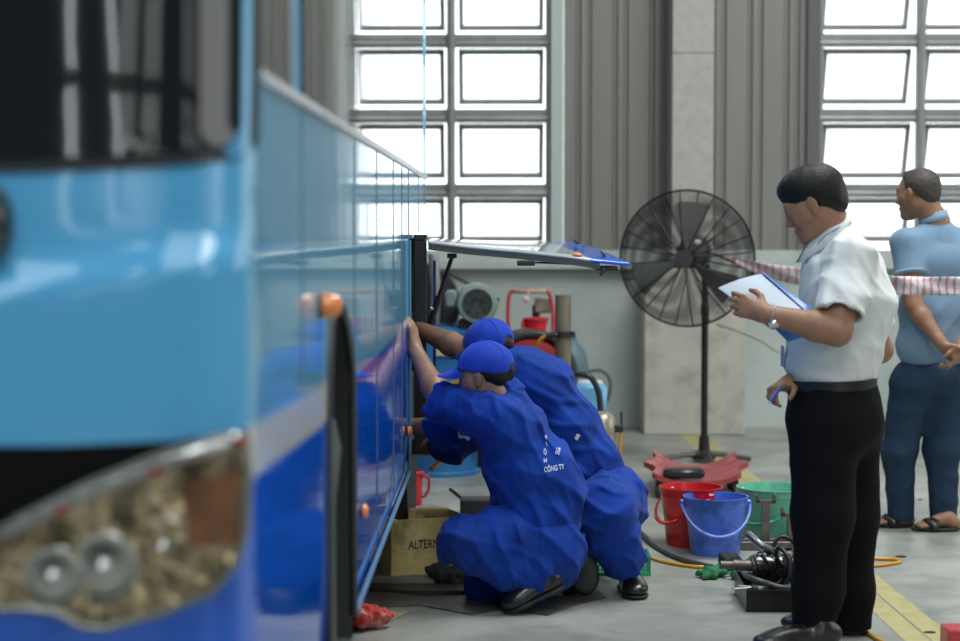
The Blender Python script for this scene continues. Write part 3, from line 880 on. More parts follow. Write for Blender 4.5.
def shoe(root, heel, toe, up=(0, 0, 1), s=1.0, w=.047, name='shoe'):
    F, L, U = frame(toe - heel, up); ln = np.linalg.norm(toe - heel)
    R = np.array([F, L, U]); P = lambda f, l, u: heel + F * f * ln + L * l + U * u
    S = Sculpt()
    S.ell(P(.80, 0, .030), (ln * .24, w, .032), R, .02)
    S.ell(P(.55, 0, .040), (ln * .3, w * .86, .040), R, .03)
    S.ell(P(.18, 0, .045), (ln * .22, w * .82, .048), R, .03)
    S.cone(P(.24, 0, .05), P(.22, 0, .095), .038, .036, .02, True)
    S.cone(P(.22, 0, .06), P(.21, 0, .12), .028, .028, 0).sub(.003)
    S.cut(P(0, 0, .006), -U)
    o = S.mesh(name, m_shoe, root, .005)
    Q = Sculpt()
    Q.ell(P(.78, 0, .004), (ln * .26, w * 1.05, .016), R, .01); Q.ell(P(.5, 0, .004), (ln * .34, w * .92, .015), R, .02); Q.ell(P(.17, 0, .004), (ln * .2, w * .92, .018), R, .02)
    Q.cut(P(0, 0, .012), U); Q.cut(P(0, 0, -.008), -U)
    Q.mesh('sole', m_sole, o, .005)
    mb = MB()
    for k in range(4):
        f = .44 + k * .075
        mb.tube([P(f, -.022, .072 - k * .0035 + .0), P(f + .01, 0, .081 - k * .005), P(f, .022, .072 - k * .0035)], .0028, 6)
    mb.build('laces', m_belt, o, True)
    return o
def cap(root, c, F, L, U, s=1.0, hairtuft=True):
    P = lambda f, l, u: c + s * (f * F + l * L + u * U)
    R = np.array([F, L, U])
    S = Sculpt()
    S.ell(P(-.010, 0, .036), (.108 * s, .088 * s, .094 * s), R, .01)
    S.cut(P(0, 0, .020), -nrm(U - .27 * F))
    S.ell(P(-.118, 0, .004), (.030 * s, .032 * s, .024 * s), R, 0).sub(.004)
    o = S.mesh('cap', m_cap, root, .005, fold_field([(F + .3 * U, .07, .0025, 2.0), (L + U, .09, .002, 2.0)]))
    rows = []
    for r_ in np.linspace(0, 1, 8):
        row = []
        for a in np.linspace(-1, 1, 15):
            th = a * .98
            f = (.078 + .092 * r_ * math.sqrt(max(0, 1 - (a * .96) ** 2)) ** .8) * 1.0
            l = math.sin(th) * .086 * (1 - .04 * r_)
            f0 = .030 + (.065) * math.cos(th)
            f = f0 + .088 * r_ * math.cos(a * 1.45) ** .7 if abs(a) < 1 else f0
            row.append(P(f, l, .052 - .016 * r_ - .024 * a * a))
        rows.append(row)
    rows2 = [[p - U * .004 for p in r] for r in rows]
    mb = MB().grid(rows).grid(rows2); n = len(rows[0])
    mb.grid([rows[-1], rows2[-1]])
    mb.build('brim', m_cap, o, True)
    mb = MB()
    for k in range(3):
        a0 = math.radians(30 + 60 * k)
        pts = []
        for t in np.linspace(-1, 1, 18):
            th = t * 1.35; d = math.sin(th)
            pts.append(P(-.010 + .109 * d * math.cos(a0 * 1.0), .089 * d * math.sin(a0), .036 + .095 * math.cos(th)))
        mb.tube(pts, .0012, 5)
    mb.sphere(P(-.010, 0, .132), .006, 10)
    mb.build('stitching', m_cap, o, True)
    return o

# ================= man in the white shirt
def white_shirt_man():
    Y0 = 6.6
    p = lambda px, py, dy=0: at(px, py, Y0 + dy)
    root = empty('person', ground(832, 642))
    tag(root, 'man in white short-sleeved shirt and black trousers reading papers in a blue folder', 'person', 'people in the workshop')
    F, L, U = frame((-.88, .14, -.42)); c = p(814, 204); s = 1.04
    B = Sculpt()
    neck = p(836, 240)
    # trunk and legs, under the clothes
    B.ell(p(842, 295), (.13, .155, .17), None, .03); B.ell(p(834, 360), (.13, .14, .13), None, .03)
    B.cone(neck, p(842, 265), .06, .09, .03)
    for q in (-1, 1): B.cone(p(842, 258), p(848, 262, q * .15), .06, .055, .03)
    aL = (p(824, 632, -.10), p(826, 515, -.1), p(828, 415, -.08)); aR = (p(852, 630, .1), p(852, 515, .09), p(842, 415, .08))
    for (an, kn, hp) in (aL, aR): B.chain([hp, kn, an], [.09, .055, .035], .03)
    add_head(B, c, F, L, U, s, neck, .056)
    shL, elL, wrL = p(851, 260, -.17), p(837, 331, -.27), p(766, 314, -.235)
    arm(B, shL, elL, wrL, (.052, .047, .030), ms=1.05)
    # left hand under the papers, fingers on top of the edge
    add_hand(B, wrL, nrm(p(735, 303, -.19) - wrL), V(.12, .95, -.1), V(.3, .1, .95), 1.02, curls=[(.15, .55, .5), (.25, .7, .5), (.35, .8, .5), (.45, .9, .5)], thumb=(.3, .5), spread=.004)
    shR, elR, wrR = p(852, 262, .17), p(880, 350, .24), p(791, 382, -.03)
    arm(B, shR, elR, wrR, (.05, .045, .028))
    hD = nrm(p(768, 391, -.10) - wrR)
    add_hand(B, wrR, hD, V(.1, -.25, -.95), V(-.45, -.9, .2), 1.0, curls=[(.5, .7, .4), (.8, 1.0, .6), (.9, 1.1, .7), (.9, 1.1, .7)], thumb=(.45, .5))
    body = B.mesh('body', m_skin, root, .0046)
    add_eyes(root, c, F, L, U, s, m_skin)
    # hair
    H = Sculpt(); P = lambda f, l, u: c + s * (f * F + l * L + u * U); R = np.array([F, L, U])
    H.ell(P(-.016, 0, .042), (.106 * s, .087 * s, .090 * s), R, .01)
    H.ell(P(.030, 0, .080), (.066 * s, .066 * s, .042 * s), R, .03)
    H.ell(P(-.062, 0, -.012), (.048 * s, .066 * s, .062 * s), R, .03)
    H.ell(P(.085, 0, -.045), (.075 * s, .12 * s, .085 * s), R, .0).sub(.01)
    for q in (1, -1):
        H.ell(P(.045, q * .09, -.03), (.052 * s, .045 * s, .062 * s), R, 0).sub(.008)
        H.ell(P(.006, q * .088, -.006), (.021 * s, .03 * s, .036 * s), R, 0).sub(.006)
    H.cut(P(-.06, 0, -.070), nrm(-U - .30 * F))
    H.mesh('hair', m_hair, root, .0045, fold_field([(L, .03, .0012, 1.2), (L * .8 - .5 * F, .045, .002, 1.2)]))
    mb = MB()
    for q in (1, -1):
        MB().tube([P(.088, q * .014, .026), P(.088, q * .028, .033), P(.074, q * .048, .028)], [.003, .0036, .002], 6).build('eyebrow', m_hair, root, True)
    # shirt
    T = Sculpt()
    Rt = np.eye(3)
    T.ell(p(845, 292), (.158, .205, .155), None, .03)
    T.ell(p(843, 268), (.13, .19, .10), None, .03)
    T.ell(p(833, 345), (.165, .180, .165), None, .05)
    T.ell(p(850, 312), (.14, .17, .14), None, .05)
    for q in (-1, 1): T.cone(p(843, 247), p(851, 257, q * .165), .062, .072, .04)
    T.cone(p(831, 372), p(830, 392), .147, .147, .04)
    T.cut(p(831, 380.5), V(.05, 0, -1))
    T.cone(p(838, 238), p(840, 256), .068, .09, .02)
    cutn = nrm(V(-.62, 0, .80)); T.cut(p(826, 228), cutn)
    T.ell(p(826, 227), (.062, .062, .05), None, 0).sub(.006)
    T.cone(shL + V(0, .02, .0), shL + (elL - shL) * .78, .080, .084, .03, True)
    T.cone(shR, shR + (elR - shR) * .75, .078, .08, .03, True)
    T.cone(shL + (elL - shL) * .70, shL + (elL - shL) * 1.0, .066, .07, 0).sub(.004)
    T.mesh('shirt', m_white, root, .0055, fold_field([((.3, .2, 1), .16, .009, 2.5), ((1, .2, -.4), .11, .009, 2.5), ((.7, .5, .7), .07, .005, 2.5), ((1, -.3, .1), .13, .009, 2.5)]))
    # collar
    rows = []
    for k, a in enumerate(np.linspace(0.25, 2 * math.pi - .25, 40)):
        ca, sa = math.cos(a), math.sin(a)
        base = p(827, 236) + V(-.074 * ca, .070 * sa, .005 - .055 * ca * -1 * -1)
        fr = .5 + .5 * ca     # 1 at the throat
        top = base + V(.0, 0, .026) - .5 * (base - p(827, 236)) * V(.2, .2, 0)
        low = base + V(-.016 * ca - .018 * fr, .022 * sa, -.020 - .026 * fr)
        inner = top + V(.006 * ca, -.006 * sa, -.014)
        rows.append([inner, top, low, low + V(.004 * ca, -.004 * sa, -.001)])
    MB().grid(rows).build('collar', m_white, root, True)
    # trousers, belt
    K = Sculpt()
    K.cone(p(831, 381), p(834, 400), .150, .158, .03); K.ell(p(838, 422), (.148, .17, .13), None, .05)
    K.cut(p(831, 379), V(0, 0, 1))
    K.chain([p(824, 425, -.085), p(823, 515, -.1), p(818, 590, -.1), p(812, 637, -.11)], [.125, .100, .082, .070], .05, True)
    K.chain([p(846, 425, .085), p(853, 515, .09), p(852, 590, .095), p(851, 626, .1)], [.125, .084, .072, .068], .05, True)
    K.mesh('trousers', m_trb, root, .006, fold_field([((.3, 0, 1), .17, .004, 1.5), ((1, .2, .5), .14, .004, 1.5), ((-.6, .3, 1), .20, .004, 1.6)]))
    ring = []
    for a in np.linspace(0, 2 * math.pi, 40, endpoint=False):
        ring.append(p(830, 383) + V(math.cos(a) * .156, math.sin(a) * .156, .004 * math.cos(a)))
    rows = [[q + V(0, 0, h_) + (q - p(830, 383)) * V(e, e, 0) for (h_, e) in ((-.017, -.03), (-.017, .035), (.017, .035), (.017, -.03))] for q in ring + [ring[0]]]
    bl = MB().grid(rows).build('belt', m_belt, root, .5)
    MB().box(p(786.5, 387, -.05), (.010, .045, .042), bev=.003).build('buckle', m_chrome, bl)
    shoe(root, V(aL[0][0] + .045, Y0 - .13, .008), V(aL[0][0] - .245, Y0 - .20, .008))
    shoe(root, V(aR[0][0] + .045, Y0 + .10, .008), V(aR[0][0] - .24, Y0 + .12, .008))
    # lanyard and wrist watch
    MB().tube(spline([p(840, 227, -.066), p(832, 231.5, -.085), p(824, 237, -.088), p(818, 243, -.078)]), .003, 8, flat=.4).build('lanyard', mat('lanyard_blue', (0.02, 0.04, 0.35), .6), root, True)
    MB().box(p(782.5, 356, 0), (.006, .055, .075), bev=.002).build('badge', mat('badge_card', (0.35, 0.4, 0.6), .3), root)
    wd = nrm(elL - wrL); wc_ = wrL + wd * .022
    R = np.stack([np.cross(wd, V(0, 0, 1)), np.cross(wd, np.cross(wd, V(0, 0, 1)))])
    wt = MB().tube([wc_ + .0335 * (math.cos(a) * R[0] + math.sin(a) * R[1]) for a in np.linspace(0, 2 * math.pi, 28, endpoint=False)], .0095, 8, closed=True, flat=.35)
    w_ = wt.build('wrist_watch', mat('watch_band', (0.35, 0.45, 0.5), .3, metal=.5), root, True)
    MB().lathe([(.019, 0), (.019, .006), (.017, .009), (0, .009)], wc_ + V(.0, -.026, -.028), (.1, -.7, -.7), 24).build('watch_case', m_chrome, w_, SM)
    return dict(wrL=wrL, hand=p(748, 303, -.22), wrR=wrR, p=p)
W = white_shirt_man()

# ================= man in the blue polo
def polo_man():
    Y0 = 9.05
    p = lambda px, py, dy=0: at(px, py, Y0 + dy)
    root = empty('person', ground(920, 530))
    tag(root, 'man in light blue polo shirt and sandals standing with hands clasped behind his back', 'person', 'people in the workshop')
    F, L, U = frame((-.80, .60, -.10)); c = p(918, 194, .02); s = 1.03
    Ft, Lt, Ut = frame((-.35, .94, 0)); Rt = np.array([Ft, Lt, Ut])
    B = Sculpt(); neck = p(936, 222)
    B.ell(p(937, 265), (.10, .155, .16), Rt, .03); B.ell(p(932, 335), (.10, .14, .17), Rt, .03)
    B.cone(neck, p(936, 245), .055, .08, .03)
    for q in (-1, 1): B.cone(p(936, 238), p(938, 240) + Lt * q * .15, .05, .055, .03)
    feet = []
    for (hp, kn, an) in ((p(912, 388, -.03), p(899, 450, 0), p(903, 518, .05)), (p(946, 388, .03), p(943, 450, .0), p(945, 520, 0))):
        B.chain([hp, kn, an], [.085, .05, .036], .03); feet.append(an)
    for an, toe in ((feet[0], ground(878, 527)), (feet[1], ground(919, 531))):
        h = V(an[0] + .03, toe[1] + .02, .035)
        B.cone(an, h, .036, .032, .02); B.cone(V(an[0], toe[1] + .02, .06), toe + V(.04, 0, .034), .036, .026, .03); B.ell(toe + V(.03, 0, .03), (.05, .042, .016), None, .02)
        for t_ in range(5): B.cone(toe + V(.02, (t_ - 2) * .017, .028), toe + V(-.015 + abs(t_ - 3) * .006, (t_ - 2) * .018, .024), .0095, .008, .004)
    add_head(B, c, F, L, U, s, neck, .056)
    shL, elL, wrL = p(906, 243, -.05), p(914, 306, -.13), p(941, 343, -.22)
    shR, elR, wrR = p(976, 243, .06), p(987, 306, -.06), p(961, 345, -.22)
    arm(B, shL, elL, wrL, (.05, .042, .027)); arm(B, shR, elR, wrR, (.05, .042, .027))
    add_hand(B, wrL, nrm(V(.55, -.1, -.8)), V(.7, .25, .6), V(.2, -.9, .3), .98, curl=(.7, .9, .5), thumb=(.5, .5))
    add_hand(B, wrR, nrm(V(-.35, -.1, -.9)), V(-.8, .3, .4), V(-.1, -.9, .2), .98, curl=(.5, .7, .5), thumb=(.5, .5))
    B.mesh('body', m_skin, root, .0052)
    add_eyes(root, c, F, L, U, s, m_skin)
    H = Sculpt(); P = lambda f, l, u: c + s * (f * F + l * L + u * U); R = np.array([F, L, U])
    H.ell(P(-.014, 0, .033), (.0985 * s, .0795 * s, .0865 * s), R, .01); H.ell(P(.03, 0, .075), (.05, .055, .035), R, .02)
    H.ell(P(-.058, 0, -.010), (.046, .062, .055), R, .02)
    H.ell(P(.105, 0, .01), (.090, .13, .115), R, 0).sub(.008)
    for q in (1, -1): H.ell(P(.004, q * .088, -.02), (.03, .03, .045), R, 0).sub(.006)
    H.cut(P(-.06, 0, -.058), nrm(-U - .2 * F))
    H.mesh('hair', m_hair_s, root, .0048)
    T = Sculpt()
    T.ell(p(938, 262), (.118, .195, .13), Rt, .03); T.ell(p(934, 310), (.125, .180, .19), Rt, .05); T.ell(p(932, 345), (.130, .185, .14), Rt, .05)
    for q in (-1, 1): T.cone(p(937, 233), p(938, 243) + Lt * q * .165, .058, .062, .05)
    T.cut(p(930, 365.5), V(0, 0, -1))
    T.cone(p(937, 224), p(937, 240), .062, .08, .02); T.cut(p(936, 213), V(-.25, .2, .95))
    T.cone(shL, shL + (elL - shL) * .50, .07, .072, .03, True); T.cone(shR, shR + (elR - shR) * .50, .07, .072, .03, True)
    T.mesh('polo_shirt', m_polo, root, .006, fold_field([((.3, .2, 1), .22, .005, 1.5), ((1, .2, -.5), .10, .005, 1.6), ((1, -.3, .2), .15, .006, 1.7)]))
    rows = []
    for a in np.linspace(0, 2 * math.pi, 36):
        d = V(math.cos(a), math.sin(a), 0); b = p(934, 216) + d * .062 + V(0, 0, -.012 * math.cos(a) * -1)
        rows.append([b + V(0, 0, .018) - d * .006, b + V(0, 0, .020), b + d * .010 + V(0, 0, -.022), b + d * .006 + V(0, 0, -.026)])
    MB().grid(rows).build('collar', mat('collar_blue', (0.20, 0.32, 0.44), .85), root, True)
    ce = shL + (elL - shL) * .48; ax = nrm(elL - shL); u = nrm(np.cross(ax, V(0, 1, 0))); v = np.cross(ax, u)
    MB().tube([ce + .073 * (math.cos(a) * u + math.sin(a) * v) for a in np.linspace(0, 2 * math.pi, 30, endpoint=False)], .007, 8, closed=True).build('cuff', mat('collar_blue', (0, 0, 0)), root, True)
    K = Sculpt()
    K.cone(p(931, 362), p(930, 372), .1, .1, .02); K.ell(p(930, 378), (.135, .180, .11), Rt, .03); K.cut(p(930, 361), V(0, 0, 1))
    K.chain([p(912, 388, -.02), p(899, 450, .0), p(901, 519, .05)], [.105, .076, .060], .05, True)
    K.chain([p(946, 388, .02), p(942, 450, .0), p(944, 523, 0)], [.105, .077, .062], .05, True)
    K.mesh('trousers', m_trn, root, .006, fold_field([((.3, 0, 1), .11, .005, 1.5), ((1, .2, .6), .08, .003, 1.5), ((-.7, .3, 1), .16, .005, 1.6)]))
    for an, toe in ((feet[0], ground(878, 527)), (feet[1], ground(919, 531))):
        h = V(an[0] + .055, toe[1] + .015, 0); t = toe + V(-.03, 0, 0)
        S = Sculpt(); S.ell((h + t) * .5 + V(0, 0, .010), (abs(h[0] - t[0]) / 2 + .01, .048, .014), None, .01); S.cut(V(0, 0, .002), V(0, 0, -1)); S.cut(V(0, 0, .018), V(0, 0, 1))
        so = S.mesh('sandal', m_sole, root, .005)
        S = Sculpt()
        S.cone(toe + V(.065, -.045, .025), toe + V(.065, .045, .025), .02, .02, .01)
        S.ell(toe + V(.055, 0, .040), (.045, .046, .028), None, .02); S.ell(toe + V(.05, 0, .026), (.075, .038, .026), None, 0).sub(.003)
        S.mesh('strap', m_shoe, so, .0045)
    return root
polo_man()

# ================= the two crouching mechanics
FOLD_A = [((.5, .3, 1), .10, .010, 2.6), ((1, .2, .5), .085, .010, 2.6), ((1, .3, -.7), .13, .011, 2.4), ((1, -.3, .3), .06, .006, 2.4)]
def front_mechanic():
    Y0 = 7.2
    p = lambda px, py, dy=0: at(px, py, Y0 + dy)
    root = empty('person', ground(530, 606))
    tag(root, 'front mechanic in blue overalls and cap squatting by the box, white lettering on his back', 'person', 'people in the workshop')
    F, L, U = frame((-.95, .27, -.20)); c = p(485, 376); s = 1.0
    neck = p(507, 400, -.02)
    B = Sculpt()
    add_head(B, c, F, L, U, s, neck, .054)
    B.ell(p(512, 435), (.12, .15, .13), None, .03); B.ell(p(524, 480), (.12, .13, .15), None, .03); B.ell(p(540, 530), (.12, .13, .10), None, .03)
    B.cone(neck, p(512, 420), .058, .09, .03)
    shL, elL, wrL = p(500, 418, -.13), p(441, 402, .10), p(414.5, 348, .32)
    shR, elR, wrR = p(500, 425, .15), p(447, 427, .33), p(412, 426, .46)
    arm(B, shL, elL, wrL, (.052, .046, .028)); arm(B, shR, elR, wrR, (.05, .043, .029))
    add_hand(B, wrL, nrm(V(-.10, .28, .85)), V(-.9, .35, -.1), V(.15, .9, -.2), .98, curl=(.35, .3, .3), thumb=(.3, .3))
    add_hand(B, wrR, nrm(V(-.6, .8, .1)), V(-.2, .1, -.9), V(0, -.5, .6), .98, curl=(.4, .5, .4), thumb=(.4, .4))
    hipL, knL, anL = p(548, 535, -.09), p(462, 541, -.16), p(549, 576, -.14)
    hipR, knR, anR = p(548, 538, .10), p(487, 584, .12), p(556, 592, .16)
    B.chain([hipL, knL], [.085, .055], .03); B.cone(knL, anL, .05, .036, .03)
    B.chain([hipR, knR], [.085, .055], .03); B.cone(knR, anR, .05, .036, .03)
    B.mesh('body', m_skin_d, root, .0048)
    add_eyes(root, c, F, L, U, s, m_skin_d)
    H = Sculpt(); P = lambda f, l, u: c + s * (f * F + l * L + u * U); R = np.array([F, L, U])
    H.ell(P(-.018, 0, .022), (.096, .080, .075), R, .01); H.ell(P(-.060, 0, -.018), (.044, .060, .050), R, .02)
    H.ell(P(-.100, 0, .004), (.020, .030, .028), R, .01)
    H.ell(P(.10, 0, -.02), (.088, .13, .10), R, 0).sub(.008)
    for q in (1, -1): H.ell(P(.002, q * .088, -.02), (.03, .03, .040), R, 0).sub(.006)
    H.cut(P(-.06, 0, -.052), nrm(-U - .2 * F))
    H.mesh('hair', m_hair, root, .0045)
    cap(root, c, F, L, U, 1.02)
    T = Sculpt(); ax = nrm(p(536, 520) - p(508, 430))
    Rt = np.array([nrm(np.cross(V(0, 1, 0), ax)), V(0, 1, 0), ax])
    T.ell(p(512, 432), (.140, .19, .13), Rt, .03)
    T.ell(p(525, 470), (.158, .185, .16), Rt, .05)
    T.ell(p(536, 512), (.160, .185, .15), Rt, .05)
    T.ell(p(556, 480), (.10, .15, .16), Rt, .05)
    T.cone(p(509, 405), p(502, 422, -.12), .065, .078, .04); T.cone(p(509, 405), p(505, 422, .14), .065, .075, .04)
    T.cone(p(539, 525), p(543, 552), .155, .15, .04)
    T.cut(p(540, 548, 0), nrm(V(.10, 0, -1)))
    T.cone(p(504, 388), p(509, 412), .060, .08, .03); T.cut(p(506, 381), nrm(V(-.50, 0, .87)))
    e1 = shL + (elL - shL) * 1.0
    T.chain([shL, shL + (elL - shL) * .55, e1], [.082, .078, .080], .04, True)
    T.cone(shL + (elL - shL) * .7, e1 + (elL - shL) * .05, .058, .066, 0).sub(.004)
    e2 = elR + (wrR - elR) * .30
    T.chain([shR, elR, e2], [.078, .074, .072], .04, True)
    sh = T.mesh('work_shirt', m_overall, root, .0052, fold_field(FOLD_A))
    # collar
    rows = []
    for a in np.linspace(0, 2 * math.pi, 36):
        d = V(math.cos(a), math.sin(a), .55 * math.cos(a)); b = p(505, 390) + d * V(.060, .064, .04)
        rows.append([b + V(-.008, 0, .014), b + V(-.008, 0, .018), b + d * .015 + V(.004, 0, -.016), b + d * .013 + V(.004, 0, -.020)])
    MB().grid(rows).build('collar', m_overall, root, True)
    K = Sculpt()
    K.cone(p(541, 535), p(544, 556), .155, .150, .04); K.ell(p(546, 552), (.130, .17, .085), None, .05)
    K.cut(p(541, 540), nrm(V(-.05, 0, 1)))
    K.chain([p(548, 545, -.08), p(500, 538, -.12), p(464, 541, -.16)], [.125, .105, .092], .06)
    K.chain([knL + V(.01, 0, -.012), p(505, 566, -.15), p(545, 575, -.14)], [.083, .080, .074], .05, True)
    K.chain([p(548, 548, .08), p(515, 570, .11), knR], [.12, .10, .078], .06)
    K.chain([knR, p(520, 592, .14), anR], [.076, .075, .07], .05, True)
    K.cut(V(0, 0, .004), V(0, 0, -1))
    K.mesh('work_trousers', m_overall, root, .0055, fold_field(FOLD_A))
    # waistband with its two dark snaps
    mb = MB()
    rows = []
    for a in np.linspace(0, 2 * math.pi, 40):
        b = p(540, 541) + V(math.cos(a) * .172, math.sin(a) * .200, .016 * math.cos(a))
        rows.append([b + V(0, 0, .016) - V(math.cos(a), math.sin(a), 0) * .01, b + V(0, 0, .016), b - V(0, 0, .016), b - V(0, 0, .016) - V(math.cos(a), math.sin(a), 0) * .01])
    wb = MB().grid(rows).build('waistband', m_overall, root, .6)
    for px, py in ((523, 536), (523, 543)):
        q = p(px, py); q[1] = Y0 - .19 * math.sqrt(max(.05, 1 - ((q[0] - p(540, 541)[0]) / .163) ** 2)) - .003
        MB().lathe([(.009, 0), (.009, .004), (0, .006)], q + V(0, 0, .0), (0, -1, 0), 14).build('snap', m_belt, wb, SM)
    shoe(root, p(563, 586, -.14), V(at(507, 600, 7.05)[0], 7.02, .008), (.25, 0, 1))
    shoe(root, p(574, 590, .22), V(at(548, 600, 7.4)[0], 7.38, .01), (.9, 0, .45))
    # white lettering printed on the back of the shirt
    me = sh.data; M = parent_world(root); vv = np.empty(len(me.vertices) * 3); me.vertices.foreach_get('co', vv)
    bv = BVHTree.FromPolygons([Vector(q) for q in vv.reshape(-1, 3)], [tuple(f.vertices) for f in me.polygons])
    def printer(px, py, rot, sx=1.0):
        o = p(px, py); cr, sr = math.cos(rot), math.sin(rot)
        def pl(u, v):
            u = u * sx; x = o[0] + u * cr - v * sr; z = o[2] + u * sr + v * cr
            h = bv.ray_cast(M.inverted() @ Vector((x, 6.2, z)), Vector((0, 1, 0)))
            y = (M @ h[0]).y - .003 if h[0] else 7.2
            return (x, y, z)
        return pl
    add_text('CÔNG TY', .027, printer(543.5, 466.5, .12, .62), 'back_lettering', m_wtxt, root)
    for ch_, x_, y_, r_ in (('H', 543, 457.5, .1), ('Ộ', 543, 450, .15), ('I', 546, 442.5, .3), ('Đ', 545.5, 436, .5)):
        add_text(ch_, .022, printer(x_, y_, r_, .8), 'back_lettering', m_wtxt, root)
    add_text('SG', .024, printer(558, 451, 1.25, .8), 'back_lettering', m_wtxt, root)
    # white clip on the sleeve
    MB().box(p(464, 436, .13), (.055, .012, .013), R=Matrix.Rotation(.6, 3, 'Y'), bev=.003).box(p(461, 433, .13), (.02, .012, .04), bev=.003).build('white_clip', mat('white_clip', (0.6, 0.7, 0.75), .4), root)
front_mechanic()

def rear_mechanic():
    Y0 = 7.65
    p = lambda px, py, dy=0: at(px, py, Y0 + dy)
    root = empty('person', ground(610, 598))
    tag(root, 'rear mechanic in blue overalls bent forward, tattooed arm stretched out to the bus', 'person', 'people in the workshop')
    F, L, U = frame((-.74, .55, -.36)); c = p(489, 352); s = 1.0
    neck = p(518, 366)
    B = Sculpt()
    add_head(B, c, F, L, U, s, neck, .054)
    B.ell(p(548, 392), (.11, .15, .11), None, .03); B.ell(p(575, 430), (.11, .13, .12), None, .03); B.ell(p(603, 485), (.11, .12, .10), None, .03)
    B.cone(neck, p(535, 380), .058, .09, .03)
    shL, elL, wrL = p(528, 378, -.12), p(466, 351, .06), p(415, 327, .30)
    shR, elR, wrR = p(520, 395, .16), p(452, 445, .22), p(412, 447, .34)
    arm(B, shL, elL, wrL, (.056, .048, .030)); arm(B, shR, elR, wrR, (.05, .043, .030))
    add_hand(B, wrL, nrm(V(-.3, .6, .6)), V(-.9, -.1, -.3), V(.15, .2, .9), .98, curl=(.35, .4, .3), thumb=(.3, .3))
    add_hand(B, wrR, nrm(V(-.6, .8, .1)), V(-.2, .1, -.9), V(0, -.5, .6), .98, curl=(.4, .5, .4), thumb=(.4, .4))
    hipL, knL, anL = p(608, 498, -.06), p(604, 508, -.36), p(630, 578, -.26)
    hipR, knR, anR = p(590, 500, .08), p(545, 572, .12), p(583, 560, -.16)
    B.cone(hipL, knL, .08, .055, .03); B.cone(knL, anL, .05, .036, .03)
    B.cone(hipR, knR, .08, .055, .03); B.cone(knR, anR, .05, .036, .03)
    B.mesh('body', m_tattoo, root, .0052)
    add_eyes(root, c, F, L, U, s, m_skin_d)
    H = Sculpt(); P = lambda f, l, u: c + s * (f * F + l * L + u * U); R = np.array([F, L, U])
    H.ell(P(-.018, 0, .022), (.096, .080, .075), R, .01); H.ell(P(-.060, 0, -.018), (.044, .060, .050), R, .02)
    H.ell(P(-.100, 0, .004), (.020, .030, .028), R, .01)
    H.ell(P(.10, 0, -.02), (.088, .13, .10), R, 0).sub(.008)
    H.cut(P(-.06, 0, -.052), nrm(-U - .2 * F))
    H.mesh('hair', m_hair, root, .005)
    cap(root, c, F, L, U, 1.03)
    T = Sculpt(); ax = nrm(p(600, 475) - p(545, 385))
    Rt = np.array([nrm(np.cross(V(0, 1, 0), ax)), V(0, 1, 0), ax])
    T.ell(p(540, 388), (.142, .20, .145), Rt, .04)
    T.ell(p(564, 427), (.146, .19, .17), Rt, .05)
    T.ell(p(583, 459), (.138, .18, .13), Rt, .05)
    T.cone(p(525, 366), shL, .07, .085, .05); T.cone(p(525, 366), shR, .07, .08, .05)
    T.cone(p(586, 464), p(602, 490), .130, .126, .04)
    T.cut(p(601, 482), nrm(V(.30, 0, -1)))
    T.cone(p(514, 362), p(530, 375), .064, .09, .03); T.cut(p(508, 357), nrm(V(-.9, 0, .45)))
    T.chain([shL, shL + (elL - shL) * .78], [.085, .070], .04, True)
    T.chain([shR, elR, elR + (wrR - elR) * .35], [.08, .072, .062], .04, True)
    T.mesh('work_shirt', m_overall, root, .0056, fold_field([((.9, .2, .9), .085, .010, 2.6), ((.6, .2, .9), .12, .011, 2.6), ((.2, .3, 1), .10, .008, 2.5)]))
    K = Sculpt()
    K.ell(p(607, 502), (.150, .17, .14), None, .05); K.cone(p(600, 480), p(607, 500), .125, .14, .04)
    K.cut(p(600, 478), nrm(V(-.30, 0, 1)))
    K.chain([p(608, 502, -.05), knL + V(0, 0, -.02)], [.14, .118], .06)
    K.chain([knL + V(0, 0, -.02), p(616, 545, -.31), p(629, 568, -.27)], [.112, .088, .080], .05, True)
    K.chain([hipR, knR], [.12, .08], .05); K.chain([knR, p(575, 565, -.1)], [.08, .07], .04, True)
    K.cut(V(0, 0, .004), V(0, 0, -1))
    K.mesh('work_trousers', m_overall, root, .0056, fold_field([((.5, .2, 1), .08, .010, 2.5), ((1, .2, -.3), .09, .007, 2.5), ((-.5, .3, 1), .12, .010, 2.5)]))
    xx = at(632, 590, 7.4)[0]
    shoe(root, V(xx - .01, 7.56, .008), V(xx + .012, 7.29, .008), w=.052)
    t = V(at(585, 600, 7.28)[0], 7.30, .03)
    shoe(root, t + V(.0, .06, .235), t, (0, 1, .15), w=.055)
    MB().box(p(577, 437, -.19), (.016, .006, .026), R=Matrix.Rotation(.5, 3, 'Y'), bev=.002).build('metal_tag', m_chrome, root)
rear_mechanic()
# ------------------------------------------------------------------ things
def plastic(name, col, rough=.35, **k): return mat(name, col, rough, coat=.2, **k)
p = W['p']
